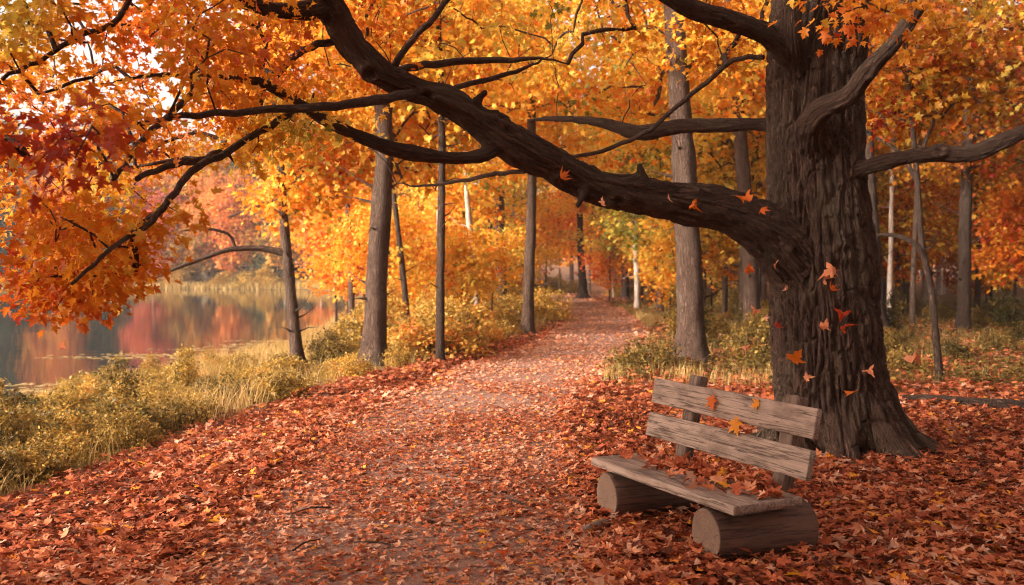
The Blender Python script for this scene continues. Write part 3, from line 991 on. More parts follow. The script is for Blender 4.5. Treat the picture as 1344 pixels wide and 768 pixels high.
def place_wood(n, x0, x1, y0, y1, side, hue, dmin, variants=range(5), bright=(.85, 1.1)):
    made = 0
    for _ in range(n * 60):
        if made >= n: break
        x, y = wr.uniform(x0, x1), wr.uniform(y0, y1)
        c_, w_ = path_c(np.array([y]))
        if abs(x - c_[0]) < w_[0] + .9: continue
        if float(lake_d(np.array([x]), np.array([y]))[0]) > -2.2: continue
        if min(np.hypot(*(t - [x, y])) for t in taken) < dmin: continue
        taken.append(np.array([x, y]))
        v = list(variants)[wr.integers(0, len(list(variants)))]
        tm, cm = VAR[v]
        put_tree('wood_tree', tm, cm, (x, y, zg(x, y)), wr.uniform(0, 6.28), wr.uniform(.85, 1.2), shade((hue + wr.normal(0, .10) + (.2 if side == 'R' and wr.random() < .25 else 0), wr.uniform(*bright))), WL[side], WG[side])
        made += 1


place_wood(9, -12, 1, 40, 78, 'L', .78, 2.0)
place_wood(20, -9, 2.5, 26, 75, 'L', .72, 1.2, (5, 6, 7))
place_wood(16, 5, 14, 24, 60, 'R', .70, 1.4, (5, 6, 7))
place_wood(14, 4.6, 12, 28, 66, 'R', .68, 1.1, (6, 7, 2), (.8, 1.0))
place_wood(12, -5, 2.6, 30, 66, 'L', .72, 1.1, (6, 7))
place_wood(16, 4, 14, 28, 60, 'R', .70, 2.6)
place_wood(30, 12, 42, 26, 75, 'R', .54, 3.0, bright=(.38, .6))  # low brightness paints shade into the crowns of the right wood
place_wood(34, 10, 40, 19, 70, 'R', .56, 1.6, (5, 6, 7), (.38, .6))  # slim crowns dimmed the same way, shade put into leaf colour
place_wood(6, 14, 24, 13, 26, 'R', .48, 3.0, (1, 4, 2), (.34, .5))  # leaf colour darkest here, standing in for deep shade
place_wood(24, -16, 60, 72, 120, 'F', .62, 3.2)
place_wood(7, 8, 20, -6, 11, 'R', .42, 3.0, (1, 4), (.5, .7))  # unseen trees right of the camera, added to shade that side
place_wood(3, -6.6, -4.8, -5, 2.2, 'L', .5, 2.2, (1, 4), (.6, .8))  # unseen trees on the left bank, added to shade the foreground
place_wood(9, -4, 10, -22, -4, 'R', .45, 3.6, (1, 4), (.5, .7))  # unseen trees behind the camera, added to dim the frontal light

# understory saplings in full leaf
SL = [('yellow', .62), ('orange', .48)]
for k_, (u, D, s, h, lb) in enumerate([
        (455, 30, 1.15, .50, 'bushy orange-red sapling overhanging the lake edge left of the stoutest lakeside trunk'),
        (442, 33, 1.1, .40, 'reddish sapling at the lake edge behind the leaning bank tree'),
        (556, 27, .8, .66, 'golden sapling between the thin leaning stem and the slender straight tree'),
        (605, 25, .75, .70, 'bright yellow sapling just right of the slender straight tree'),
        (645, 27, .6, .66, 'low yellow sapling at the foot of the pale birch left of the path'),
        (520, 33, 1.2, .58, 'orange-gold sapling behind the stoutest lakeside trunk'),
        (585, 38, 1.3, .62, 'tall golden sapling far back between the left-hand trunks'),
        (735, 62, 1.5, .44, 'orange sapling closing the left side of the path end'),
        (800, 50, 1.2, .40, 'red-orange sapling overhanging the right side of the far path'),
        (860, 40, 1.1, .62, 'yellow sapling behind the thin pale birch on the right verge'),
        (952, 32, 1.1, .60, 'yellow sapling seen between the tall grey trunk and the massive tree'),
        (935, 46, 1.4, .52, 'orange sapling deep in the wood left of the massive tree'),
        (1185, 32, 1.2, .44, 'dull orange sapling behind the crooked dark sapling'),
        (1220, 40, 1.4, .40, 'rusty sapling far back in the wood right of the crooked sapling'),
        (1300, 36, 1.4, .46, 'dull gold sapling near the right edge of the wood'),
        (1330, 27, 1.1, .42, 'rust-coloured sapling at the extreme right edge of the wood'),
        (500, 24, .8, .64, 'golden leafy sapling at the foot of the thin left-leaning stem'),
        (672, 34, 1.0, .66, 'bright golden sapling between the two trunks at the path bend'),
        (478, 42, 1.5, .60, 'large golden sapling far back by the lake edge'),
        (715, 46, 1.1, .60, 'golden sapling just right of the verge trunk, far back'),
        (880, 30, .9, .66, 'bright yellow sapling left of the tall trunk behind the bench'),
        (1165, 50, 1.5, .36, 'reddish sapling deep in the wood just right of the massive trunk')]):
    tm, cm = SAP[k_ % 3]
    b = base_at(u, D)
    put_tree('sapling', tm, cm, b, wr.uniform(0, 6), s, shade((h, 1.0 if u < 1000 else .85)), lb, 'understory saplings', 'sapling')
for x_, y_, s_ in ((-6.4, 2.6, 1.15), (-5.6, .6, 1.3), (-6.6, -1.2, 1.4), (-5.2, -3.0, 1.3), (-7.0, .9, 1.2)):  # unseen saplings, added to keep low sun off foreground and bench
    tm, cm = SAP[wr.integers(0, 3)]
    put_tree('sapling', tm, cm, (x_, y_, zg(x_, y_)), wr.uniform(0, 6), s_, shade((.5, .8)), 'sapling added out of view on the left bank to shade the foreground', 'unseen saplings added for shade', 'sapling')

for k_ in range(36):
    for _ in range(50):
        right = k_ % 9 != 0
        y = wr.uniform(34, 80)
        x = wr.uniform(7, .62 * y) if right else wr.uniform(-10, 0)
        c_, w_ = path_c(np.array([y]))
        if abs(x - c_[0]) < w_[0] + 1.6 or float(lake_d(np.array([x]), np.array([y]))[0]) > -2: continue
        break
    tm, cm = SAP[wr.integers(0, 3)]
    put_tree('sapling', tm, cm, (x, y, zg(x, y)), wr.uniform(0, 6), wr.uniform(1.0, 1.6), shade((wr.normal(.5 if right else .66, .10), .75 if right else 1.0)),
             'small rust-orange understory tree far back in the wood right of the path' if right else 'small golden understory tree far back between lake and path',
             'far understory right of the path' if right else 'far understory left of the path', 'sapling')

for k_ in range(44):
    y = wr.uniform(72, 120) if k_ < 20 else wr.uniform(75, 125)
    x = wr.uniform(-18, .3 * y) if k_ < 20 else wr.uniform(.12 * y, .68 * y)
    c_, w_ = path_c(np.array([y]))
    if float(lake_d(np.array([x]), np.array([y]))[0]) > -2 or abs(x - c_[0]) < 1.5: continue
    tm, cm = SAP[wr.integers(0, 3)]
    put_tree('sapling', tm, cm, (x, y, zg(x, y)), wr.uniform(0, 6), wr.uniform(1.5, 2.3), shade((wr.normal(.5, .1), .95)),
             'small orange-gold tree low among the trunks beyond the end of the path', 'low trees beyond the path end', 'sapling')

# ------------------------------------------------------------------ far shore
def conifer_mesh(seed):
    r_ = np.random.default_rng(seed)
    H = 13
    tv = tube([(0, 0, -.2), (0, 0, H * .5), (0, 0, H)], [.18, .12, .02], 8)
    parts, pos, dr, ti = [tv], [], [], []
    for k in range(170):
        z = 1.2 + (H - 1.3) * r_.random() ** .9
        L = (1 - z / H) * 3.0 + .35
        L *= r_.uniform(.65, 1.1)
        a = r_.uniform(0, 6.28)
        d = np.array([math.cos(a), math.sin(a), -.25])
        parts.append(tube([(0, 0, z), d * L * .5 + [0, 0, z + .05], d * L + [0, 0, z]], [.03, .02, .006], 4))
        m = int(26 * L / 2) + 10
        t = r_.random(m) ** .7
        pos.append(np.array([0, 0, z]) + d * (L * t)[:, None] + r_.normal(0, .16, (m, 3)))
        dr.append(d + r_.normal(0, .5, (m, 3)))
        ti.append(np.full(m, .5) + r_.normal(0, .04, m))
    V, F, B = join(parts)
    tm = mesh_np('conifer_trunk', V, F, M_BARK_DARK, {'bark': B}, True)
    pos, dr, ti = map(np.concatenate, (pos, dr, ti))
    LV, LF, LT = scatter([oval_leaf(.2, .2)], pos, r_.normal(0, .5, pos.shape) + [0, 0, 1], dr, np.full(len(pos), .42), ti)
    return tm, mesh_np('conifer_crown', LV, LF, M_FAR, {'tint': LT})


CON = [conifer_mesh(1), conifer_mesh(2)]
FV = []
for i_, (H, rx) in enumerate([(10, 2.6), (12, 3.0), (8.5, 2.8)]):
    path = [(0, 0, -.1), (.1, .05, H * .3), (.05, .15, H * .6), (-.1, .1, H * .95)]
    tm, cm = tree_meshes('shore_tree', path, .15, .04, [((0, 0, H * .58), (rx, rx, H * .42), 1)], 330, 24, .30, 400 + i_, (M_BARK_PALE, M_BARK, M_BARK_PALE)[i_], FARL, .35, rt=.01, ctint=.05)
    cm.materials.clear(); cm.materials.append(M_FAR)
    FV.append((tm, cm))
fr = np.random.default_rng(23)
SHORE_KIND = {'conifer': ('dark green conifer in the wood across the lake', 'dark conifers across the lake'), 'gold': ('golden tree in the wood across the lake', 'golden trees across the lake'),
              'orange': ('orange tree in the wood across the lake', 'orange trees across the lake'), 'red': ('crimson-pink tree in the wood across the lake', 'crimson trees across the lake')}


def shore_kind(u):
    t = fr.random()
    if u < 25: return 'conifer' if t < .6 else 'red'
    if u < 118: return 'orange' if t < .75 else 'gold'
    if u < 165: return 'conifer' if t < .85 else 'orange'
    if u < 215: return 'red' if t < .8 else 'conifer'
    if u < 255: return 'red' if t < .5 else 'orange'
    if u < 305: return 'orange' if t < .6 else ('gold' if t < .85 else 'conifer')
    return 'conifer' if t < .52 else ('gold' if t < .75 else ('orange' if t < .9 else 'red'))


for row, (y0, n_) in enumerate([(1.5, 46), (8, 44), (17, 40)]):
    for k_ in range(n_):
        u = -330 + (850 / n_) * (k_ + fr.uniform(.1, .9))
        xx = (u - 672) / F_PX * 117
        yf = float(np.interp(-xx, -SH_X[8:15], SH_Y[8:15]))
        y = yf + y0 + fr.uniform(0, 5)
        x = (u - 672) / F_PX * y
        if lake_d(np.array([x]), np.array([y]))[0] > -.6: continue
        kd = shore_kind(u)
        sft = {'conifer': .10, 'gold': .40, 'orange': .58, 'red': .80}[kd]
        tm, cm = CON[fr.integers(0, 2)] if kd == 'conifer' else FV[fr.integers(0, 3)]
        lb, gp = SHORE_KIND[kd]
        put_tree('conifer' if kd == 'conifer' else 'shore_tree', tm, cm, (x, y, zg(x, y)), fr.uniform(0, 6), fr.uniform(.95, 1.4) * (1.1 + .18 * row), shade((sft + fr.normal(0, .03), fr.uniform(.8, 1.1))), lb, gp)

# ------------------------------------------------------------------ shrubs on the bank and verges
def shrub_mesh(seed, h, rx, n_at, per, ls, stems=7, tint=.45):
    r_ = np.random.default_rng(seed)
    nodes, par = [], []
    for s in range(stems):
        a, q = r_.uniform(0, 6.28), r_.uniform(0, rx * .45)
        b = np.array([math.cos(a) * q, math.sin(a) * q, 0])
        tip = b * 1.6 + [0, 0, h * r_.uniform(.45, .75)]
        k0 = len(nodes)
        for t in np.linspace(0, 1, 6): nodes.append(b + (tip - b) * t); par.append(k0 + int(round(t * 5)) - 1 if t > 0 else -1)
    q = r_.normal(0, 1, (n_at, 3)); q /= np.linalg.norm(q, axis=1)[:, None]; q[:, 2] = np.abs(q[:, 2]); q *= (r_.random(n_at) ** .4)[:, None]
    q = q * [rx, rx, h * r_.uniform(.75, 1.05)] + [0, 0, .06]
    q[:, 2] *= (.75 + .5 * vnoise(q * [3, 3, 0] + seed, seed))
    Pn, w, ch = grow(np.array(nodes), np.array(par), q, r_, bow=.05, seg=.12)
    stt = [tube(np.array(nodes[6 * s:6 * s + 6]), np.linspace(.010, .005, 6), 5) for s in range(stems)]
    V, F, B = join(stt + chain_tubes(Pn, w, ch, .0018, .45, 4, .008))
    tm = mesh_np('shrub_stem', V, F, M_BARK_DARK, {'bark': B}, True)
    L = chain_leaves(Pn, ch, per, r_, ls, tint, .055, .85, .12, .10, .2)
    LV, LF, LT = scatter([oval_leaf(.3, .24), oval_leaf(-.2, .3), oval_leaf(.5, .2), simple_leaf(.3, .2)], *L)
    return tm, mesh_np('shrub_foliage', LV, LF, M_SHRUB, {'tint': LT})


SHR = [shrub_mesh(500 + k, h, rx, na, per, ls) for k, (h, rx, na, per, ls) in enumerate([
    (.85, .75, 190, 15, .078), (.65, .85, 190, 15, .068), (1.2, .5, 150, 14, .085), (.5, .7, 150, 16, .06), (.95, .9, 230, 15, .074)])]
br = np.random.default_rng(29)
shrubs = []


def put_shrub(x, y, s, hue, label, group, bright=1.0):
    tm, cm = SHR[br.integers(0, 5)]
    e = empty('shrub', (x, y, zg(x, y) - .02))
    e.rotation_euler = (0, 0, br.uniform(0, 6.28)); e.scale = (s, s, s * br.uniform(.85, 1.15))
    link('stem', tm, e); link('foliage', cm, e, color=shade((hue, bright)))
    tag(e, label, 'shrub', group)


def shrub_field(n, fx, y0, y1, sc0, sc1, hue, label, group, dmin, bright=1.0):
    made = []
    for _ in range(n * 40):
        if len(made) >= n: break
        y = y0 + (y1 - y0) * br.random()
        x = fx(y)
        if lake_d(np.array([x]), np.array([y]))[0] > -.25: continue
        c_, w_ = path_c(np.array([y]))
        if abs(x - c_[0]) < w_[0] + .35: continue
        if made and min(np.hypot(x - a, y - b) for a, b in made) < dmin: continue
        made.append((x, y))
        put_shrub(x, y, br.uniform(sc0, sc1), hue + br.normal(0, .12), label, group, bright * br.uniform(.75, 1.1))


edgeL = lambda y: np.interp(y, [5, 7.3, 9.1, 11.9, 15.4, 18, 22, 26, 31, 40, 48], [-4.4, -4.1, -3.65, -3.15, -1.8, -.75, .15, 1.0, 1.6, 2.0, 1.6])
shrub_field(60, lambda y: br.uniform(-7.9, edgeL(y) - .35), 6.2, 13, .40, .68, .47, 'yellow-green leafy shrub in the thicket on the near lake bank at the left', 'shrubs on the near lake bank', .42, .92)
shrub_field(46, lambda y: br.uniform(-8.4, edgeL(y) - .3), 12.5, 20, .36, .66, .56, 'golden low shrub on the lake bank around the leaning tree', 'golden shrubs along the bank', .55)
shrub_field(64, lambda y: br.uniform(np.interp(y, [17.5, 40], [-3.4, -6.0]), edgeL(y) - .25), 17.5, 40, .7, 1.45, .66, 'yellow shrub among the trunks left of the path', 'yellow shrubs left of the path', .6, 1.12)
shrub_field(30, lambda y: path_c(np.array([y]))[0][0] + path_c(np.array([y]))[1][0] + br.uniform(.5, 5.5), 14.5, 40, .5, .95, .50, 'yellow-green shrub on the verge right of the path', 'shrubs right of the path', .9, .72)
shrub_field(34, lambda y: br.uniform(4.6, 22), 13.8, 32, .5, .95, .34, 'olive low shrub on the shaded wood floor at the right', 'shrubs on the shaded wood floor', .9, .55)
shrub_field(24, lambda y: path_c(np.array([y]))[0][0] + br.choice([-1, 1]) * br.uniform(2.2, 7), 40, 75, 1.0, 1.9, .55, 'yellow shrub beside the far end of the path', 'shrubs at the far path end', 1.2)

for k_ in range(40):
    u = -120 + 590 * (k_ + br.random()) / 40
    xx = (u - 672) / F_PX * 117
    y = float(np.interp(-xx, -SH_X[8:15], SH_Y[8:15])) + br.uniform(.8, 3.5)
    put_shrub((u - 672) / F_PX * y, y, br.uniform(1.4, 3.0), br.uniform(.35, .85), 'rounded bush on the far lake shore below the wood', 'bushes on the far shore', br.uniform(.6, 1.0))

# ------------------------------------------------------------------ grass, ground cover, reeds
def grass(name, pos, h, w, tint, bend=.35):
    n = len(pos)
    a = rng.uniform(0, 2 * np.pi, n)
    d = np.stack([np.cos(a), np.sin(a), 0 * a], 1)
    s = np.stack([-np.sin(a), np.cos(a), 0 * a], 1)
    bd = (bend * h * rng.uniform(.2, 1.3, n))[:, None]
    up = np.array([0, 0, 1.])
    v = np.stack([pos - s * w[:, None], pos + s * w[:, None], pos + d * bd * .3 + up * h[:, None] * .55 - s * w[:, None] * .7,
                  pos + d * bd * .3 + up * h[:, None] * .55 + s * w[:, None] * .7, pos + d * bd + up * h[:, None]], 1)
    f = np.array([(0, 1, 3), (0, 3, 2), (2, 3, 4)])
    F = f[None] + (np.arange(n) * 5)[:, None, None]
    me = mesh_np(name, v.reshape(-1, 3), F.reshape(-1, 3), M_GRASS, {'tint': np.repeat(np.clip(tint, 0, 1), 5)})
    return tag(link(name, me, color=shade((.5, 1))), kind='stuff')


def region(n, fx, y0, y1, power=1.0):
    y = y0 + (y1 - y0) * rng.random(n) ** power
    x = fx(y, n)
    return x, y


# golden bank grass, left of the path
n = 62000
x, y = region(n, lambda y, n: edgeL(y) - .1 - (rng.random(n) ** .8) * (edgeL(y) - np.interp(y, SH_Y, SH_X) + .2), 7, 44, 1.35)
cl = fbm(np.stack([x * 1.1, y * 1.1, 0 * x], 1), 3, 51)
ok = (cl + rng.normal(0, .06, n) > .45) & (lake_d(x, y) < .15)
x, y, cl = x[ok], y[ok], cl[ok]
D = np.hypot(x, y)
grass('bank_grass', np.stack([x, y, height(x, y) - .02], 1), rng.uniform(.08, .42, len(x)) * (.25 + 1.5 * cl ** 1.3), .003 + D * .00016,   .41 + rng.normal(0, .19, len(x)) + 1.1 * (cl - .55), .7)
# grassy verge right of the path
n = 50000
x, y = region(n, lambda y, n: path_c(y)[0] + path_c(y)[1] + .1 + rng.random(n) ** 1.4 * 9, 13.2, 46, 1.3)
cl = fbm(np.stack([x * 1.1, y * 1.1, 0 * x], 1), 3, 53)
ok = (cl + rng.normal(0, .06, n) > .50)
x, y, cl = x[ok], y[ok], cl[ok]
D = np.hypot(x, y)
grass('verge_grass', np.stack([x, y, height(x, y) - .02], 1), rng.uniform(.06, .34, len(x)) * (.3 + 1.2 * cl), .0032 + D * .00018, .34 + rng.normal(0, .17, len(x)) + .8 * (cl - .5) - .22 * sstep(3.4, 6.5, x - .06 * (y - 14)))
# reeds on the far shore
n = 16000
u = rng.uniform(-300, 470, n)
xx = (u - 672) / F_PX * 117
yf = np.interp(-xx, -SH_X[8:15], SH_Y[8:15])
y = yf + rng.uniform(-1.0, 3.5, n)
x = (u - 672) / F_PX * y
cl = fbm(np.stack([x * .15, y * .15, 0 * x], 1), 3, 55)
grass('far_reeds', np.stack([x, y, np.maximum(height(x, y), LAKE_Z - .1)], 1), rng.uniform(.3, 1.0, n) * (.2 + 1.4 * cl), np.full(n, .045), .46 + rng.normal(0, .15, n))
# leafy ground cover on the wood floor
n = 60000
y = 13.0 + 34 * rng.random(n) ** 1.4
x = path_c(y)[0] + path_c(y)[1] + .3 + rng.random(n) * (3 + y * .55)
cl = fbm(np.stack([x * .8, y * .8, 0 * x], 1), 3, 57)
ok = cl + rng.normal(0, .08, n) + .25 * sstep(13, 15.5, y) > .60
x, y, cl = x[ok], y[ok], cl[ok]
pos = np.stack([x, y, height(x, y) + rng.uniform(.01, .24, len(x))], 1)
LV, LF, LT = scatter([oval_leaf(.3, .26), oval_leaf(-.3, .32)], pos, rng.normal(0, .5, pos.shape) + [0, 0, 1], rng.normal(0, 1, pos.shape) * [1, 1, .3], rng.uniform(.05, .11, len(x)), np.clip(.30 + rng.normal(0, .17, len(x)), 0, 1))
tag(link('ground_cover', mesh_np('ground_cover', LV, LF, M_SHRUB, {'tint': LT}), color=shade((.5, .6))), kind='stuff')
# floating leaves and pads on the lake
n = 900
cx = rng.choice(9, n)
cc = np.array([Gd(u, v, LAKE_Z) for u, v in ((300, 459), (340, 455), (365, 452), (325, 466), (215, 466), (150, 470), (60, 512), (110, 505), (380, 448))])
pos = cc[cx] + rng.normal(0, 1, (n, 3)) * [1.0, .22, 0] + [0, 0, .006]
LV, LF, LT = scatter([oval_leaf(.02, .42)], pos, np.tile([0, 0, 1.], (n, 1)) + rng.normal(0, .03, (n, 3)), rng.normal(0, 1, (n, 3)) * [1, 1, 0], rng.uniform(.10, .22, n), np.clip(.6 + rng.normal(0, .2, n), 0, 1))
LV[:, 2] = np.clip(LV[:, 2], LAKE_Z + .004, LAKE_Z + .03)
tag(link('floating_pads', mesh_np('floating_pads', LV, LF, M_GRASS, {'tint': LT}), color=shade((.5, 1))), kind='stuff')

# ------------------------------------------------------------------ leaf litter
def litter_density(x, y):
    c_, w_ = path_c(y)
    e = (x - c_) / w_
    right = x > c_
    onp = np.exp(-(e / .72) ** 4)
    patch = fbm(np.stack([x * 1.3, y * .9, 0 * x], 1), 3, 71)
    d = np.where(np.abs(e) < 1.15, 1 - (.42 + .30 * sstep(7, 13, y)) * onp * sstep(.36, .62, patch), 1.0)
    near = sstep(8.2, 6.2, y) * np.exp(-((x - (-.2)) / 1.0) ** 2)
    d *= 1 - .15 * near * sstep(.40, .55, patch)
    d = np.where(~right, d * sstep(-.5, .35, x - edgeL(y)), d)
    d = np.where(right, d * (1 - .62 * sstep(11.5, 14.5, y + .25 * (x - 4)) * sstep(.4, 1.6, x - c_ - w_)), d)
    d = np.where(y > 30, np.where(np.abs(e) < 1.2, d, d * .3), d)
    return d


def litter(n, y0, y1, templ, s0, s1, tilt, power, xpad=2.0):
    y = y0 + (y1 - y0) * rng.random(n) ** power
    lo, hi = -.58 * y - xpad, .58 * y + xpad
    lo, hi = np.maximum(lo, edgeL(y) - 1.0), np.minimum(hi, 14 + 0 * y)
    x = lo + (hi - lo) * rng.random(n)
    keep = rng.random(n) < litter_density(x, y)
    x, y = x[keep], y[keep]
    m = len(x)
    c_, w_ = path_c(y)
    e = np.abs(x - c_) / w_
    drift = sstep(.7, 1.3, e)
    z = .10 * rng.random(m) * ((y > 12.5) & (e > 1.3)) + np.maximum(height(x, y), np.where(e < 1.1, .014, -9)) + .008 + rng.random(m) ** 2 * (.02 + .05 * drift)
    a = rng.uniform(0, 2 * np.pi, m)
    d = np.stack([np.cos(a), np.sin(a), rng.normal(0, .12, m)], 1)
    nrm = np.stack([rng.normal(0, tilt, m), rng.normal(0, tilt, m), np.where(rng.random(m) < .5, 1., -1.)], 1)
    hp = fbm(np.stack([x * .8, y * .8, 0 * x], 1), 3, 77)
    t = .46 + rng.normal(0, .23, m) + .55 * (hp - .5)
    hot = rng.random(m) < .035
    t = t + .14 * (e < .9) + .32 * sstep(10, 17, y) * (e < 1.1)  # path leaves tinted paler with distance, imitating sunlight on the far path
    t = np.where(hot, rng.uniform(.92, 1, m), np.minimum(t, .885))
    sz = rng.uniform(s0, s1, m) * np.where(e < .8, .60, 1.0)
    return np.stack([x, y, z], 1), nrm, d, sz, np.clip(t, 0.02, 1)


LIT = MAPLES + [oval_leaf(.4, .3), oval_leaf(-.5, .22), oval_leaf(.9, .28)]
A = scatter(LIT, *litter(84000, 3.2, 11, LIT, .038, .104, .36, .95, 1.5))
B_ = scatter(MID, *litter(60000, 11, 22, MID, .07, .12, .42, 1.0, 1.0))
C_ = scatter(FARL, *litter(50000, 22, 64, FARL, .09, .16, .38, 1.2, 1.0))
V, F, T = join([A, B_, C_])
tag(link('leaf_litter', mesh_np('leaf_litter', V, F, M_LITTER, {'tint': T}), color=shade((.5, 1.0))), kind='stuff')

# ------------------------------------------------------------------ bench
a_ = np.array([.42, -.9075, 0.]); b_ = np.array([.915, .404, 0.])
bench_o = np.array([.69, 6.32, 0.])
bench = empty('park_bench', tuple(bench_o))
tag(bench, 'rustic weathered plank bench on two log sections, strewn with fallen leaves', 'bench')


def plank(L, W, T, seed, seg=60):
    """a worn board: length on x, width on y, thickness on z, with soft uneven edges"""
    r_ = np.random.default_rng(seed)
    e = min(W, T) * .16
    prof = []
    for sx, sy in ((1, 1), (-1, 1), (-1, -1), (1, -1)):
        a0 = {(1, 1): 0, (-1, 1): 90, (-1, -1): 180, (1, -1): 270}[(sx, sy)]
        for q in (0, 45, 90):
            t = R(a0 + q)
            prof.append((sx * (W / 2 - e) + e * math.cos(t), sy * (T / 2 - e) + e * math.sin(t)))
    prof2 = []
    for k in range(len(prof)):
        p0, p1 = np.array(prof[k]), np.array(prof[(k + 1) % len(prof)])
        m = max(1, int(np.linalg.norm(p1 - p0) / .02))
        for t in range(m): prof2.append(p0 + (p1 - p0) * t / m)
    pr = np.array(prof2); k = len(pr)
    xs_ = np.concatenate([[-L / 2, -L / 2 + e * .3], np.linspace(-L / 2 + e, L / 2 - e, seg), [L / 2 - e * .3, L / 2]])
    sc_ = np.array([1 - 1.2 * e / W, 1 - .4 * e / W] + [1] * seg + [1 - .4 * e / W, 1 - 1.2 * e / W])
    V = np.stack([np.repeat(xs_[:, None], k, 1), pr[None, :, 0] * sc_[:, None], pr[None, :, 1] * sc_[:, None]], 2).reshape(-1, 3)
    n1 = fbm(V * [2.2, 9, 9] + seed * 7, 3, seed) - .5
    n2 = fbm(V * [1.2, 1, 1] + seed * 3, 2, seed + 5) - .5
    V[:, 1] += n1 * .012 * np.sign(V[:, 1]) + n2 * .012
    V[:, 2] += n1 * .006 * np.sign(V[:, 2]) + n2 * .010
    V[:, 0] += (fbm(V * [0, 30, 30] + seed, 2, seed) - .5) * .012 * (np.abs(V[:, 0]) > L / 2 - e)
    n = len(xs_)
    i = np.arange(n - 1)[:, None] * k; j = np.arange(k)[None]; j2 = (j + 1) % k
    q = np.stack([i + j, i + k + j, i + k + j2, i + j2], 2).reshape(-1, 4)
    V = np.concatenate([V, V[:k].mean(0)[None], V[(n - 1) * k:n * k].mean(0)[None]])
    jj = np.arange(k)
    tr = np.concatenate([np.stack([np.full(k, n * k), jj, (jj + 1) % k], 1), np.stack([np.full(k, n * k + 1), (n - 1) * k + (jj + 1) % k, (n - 1) * k + jj], 1)])
    return V, [q, tr]


def basis(x, y, z, loc):
    M = Matrix.Identity(4)
    for c_, v in enumerate((x, y, z)):
        for r_ in range(3): M[r_][c_] = v[r_]
    for r_ in range(3): M[r_][3] = loc[r_]
    return M


def bench_part(name, mesh, x, z, centre, label=None):
    x = np.array(x, float) / np.linalg.norm(x)
    z = np.array(z, float); z -= x * x.dot(z); z /= np.linalg.norm(z)
    y = np.cross(z, x)
    o = link(name, mesh, bench)
    o.matrix_local = basis(x, y, z, np.array(centre) - bench_o)
    if label: o['label'] = label
    return o


UP = np.array([0, 0, 1.])
SEAT_Z = .388
FL, FR = P(774, 601, 6.63), P(960, 667, 5.23)
mid = (FL + FR) / 2; mid[2] = SEAT_Z - .028
Ld = FR - FL; Ld[2] = 0
SL_ = np.linalg.norm(Ld); ax = Ld / SL_
V, F = plank(SL_, .53, .056, 1)
bench_part('seat', mesh_np('seat', V, F, M_SLAT, None, True), ax, UP, mid + b_ * .27)

TR_, BR_, TL_ = P(1077, 537, 5.45), P(1069, 577.5, 5.45), P(863.5, 496.4, 7.0)
V, F = plank(np.linalg.norm(TR_ - TL_), .188, .045, 2)
lean = b_ * .22 + UP; lean /= np.linalg.norm(lean)
nrm_ = np.cross(lean, ax)
c1 = (TR_ + TL_) / 2 - lean * .094
ax1 = TR_ - TL_
bk = bench_part('backrest_slat', mesh_np('backrest_slat', V, F, M_SLAT, None, True), ax1, np.cross(ax1, lean), c1)
BR2, TR2, TL2 = P(1059, 632, 5.40), P(1068, 592.3, 5.42), P(855.7, 540, 6.92)
V, F = plank(np.linalg.norm(TR2 - TL2), .182, .045, 3)
ax2 = TR2 - TL2
bench_part('backrest_slat', mesh_np('backrest_slat', V, F, M_SLAT, None, True), ax2, np.cross(ax2, lean), (TR2 + TL2) / 2 - lean * .091)
for u_, v_, D_ in ((918, 494, 6.66), (1048, 520, 5.72)):
    top = P(u_, v_, D_)
    ln_ = top[2] - .05
    V, F = plank(ln_ / lean[2], .125, .085, 7 + int(u_))
    cen = top - lean * (ln_ / lean[2] / 2)
    bench_part('post', mesh_np('post', V, F, M_POST, None, True), lean, -b_, cen)


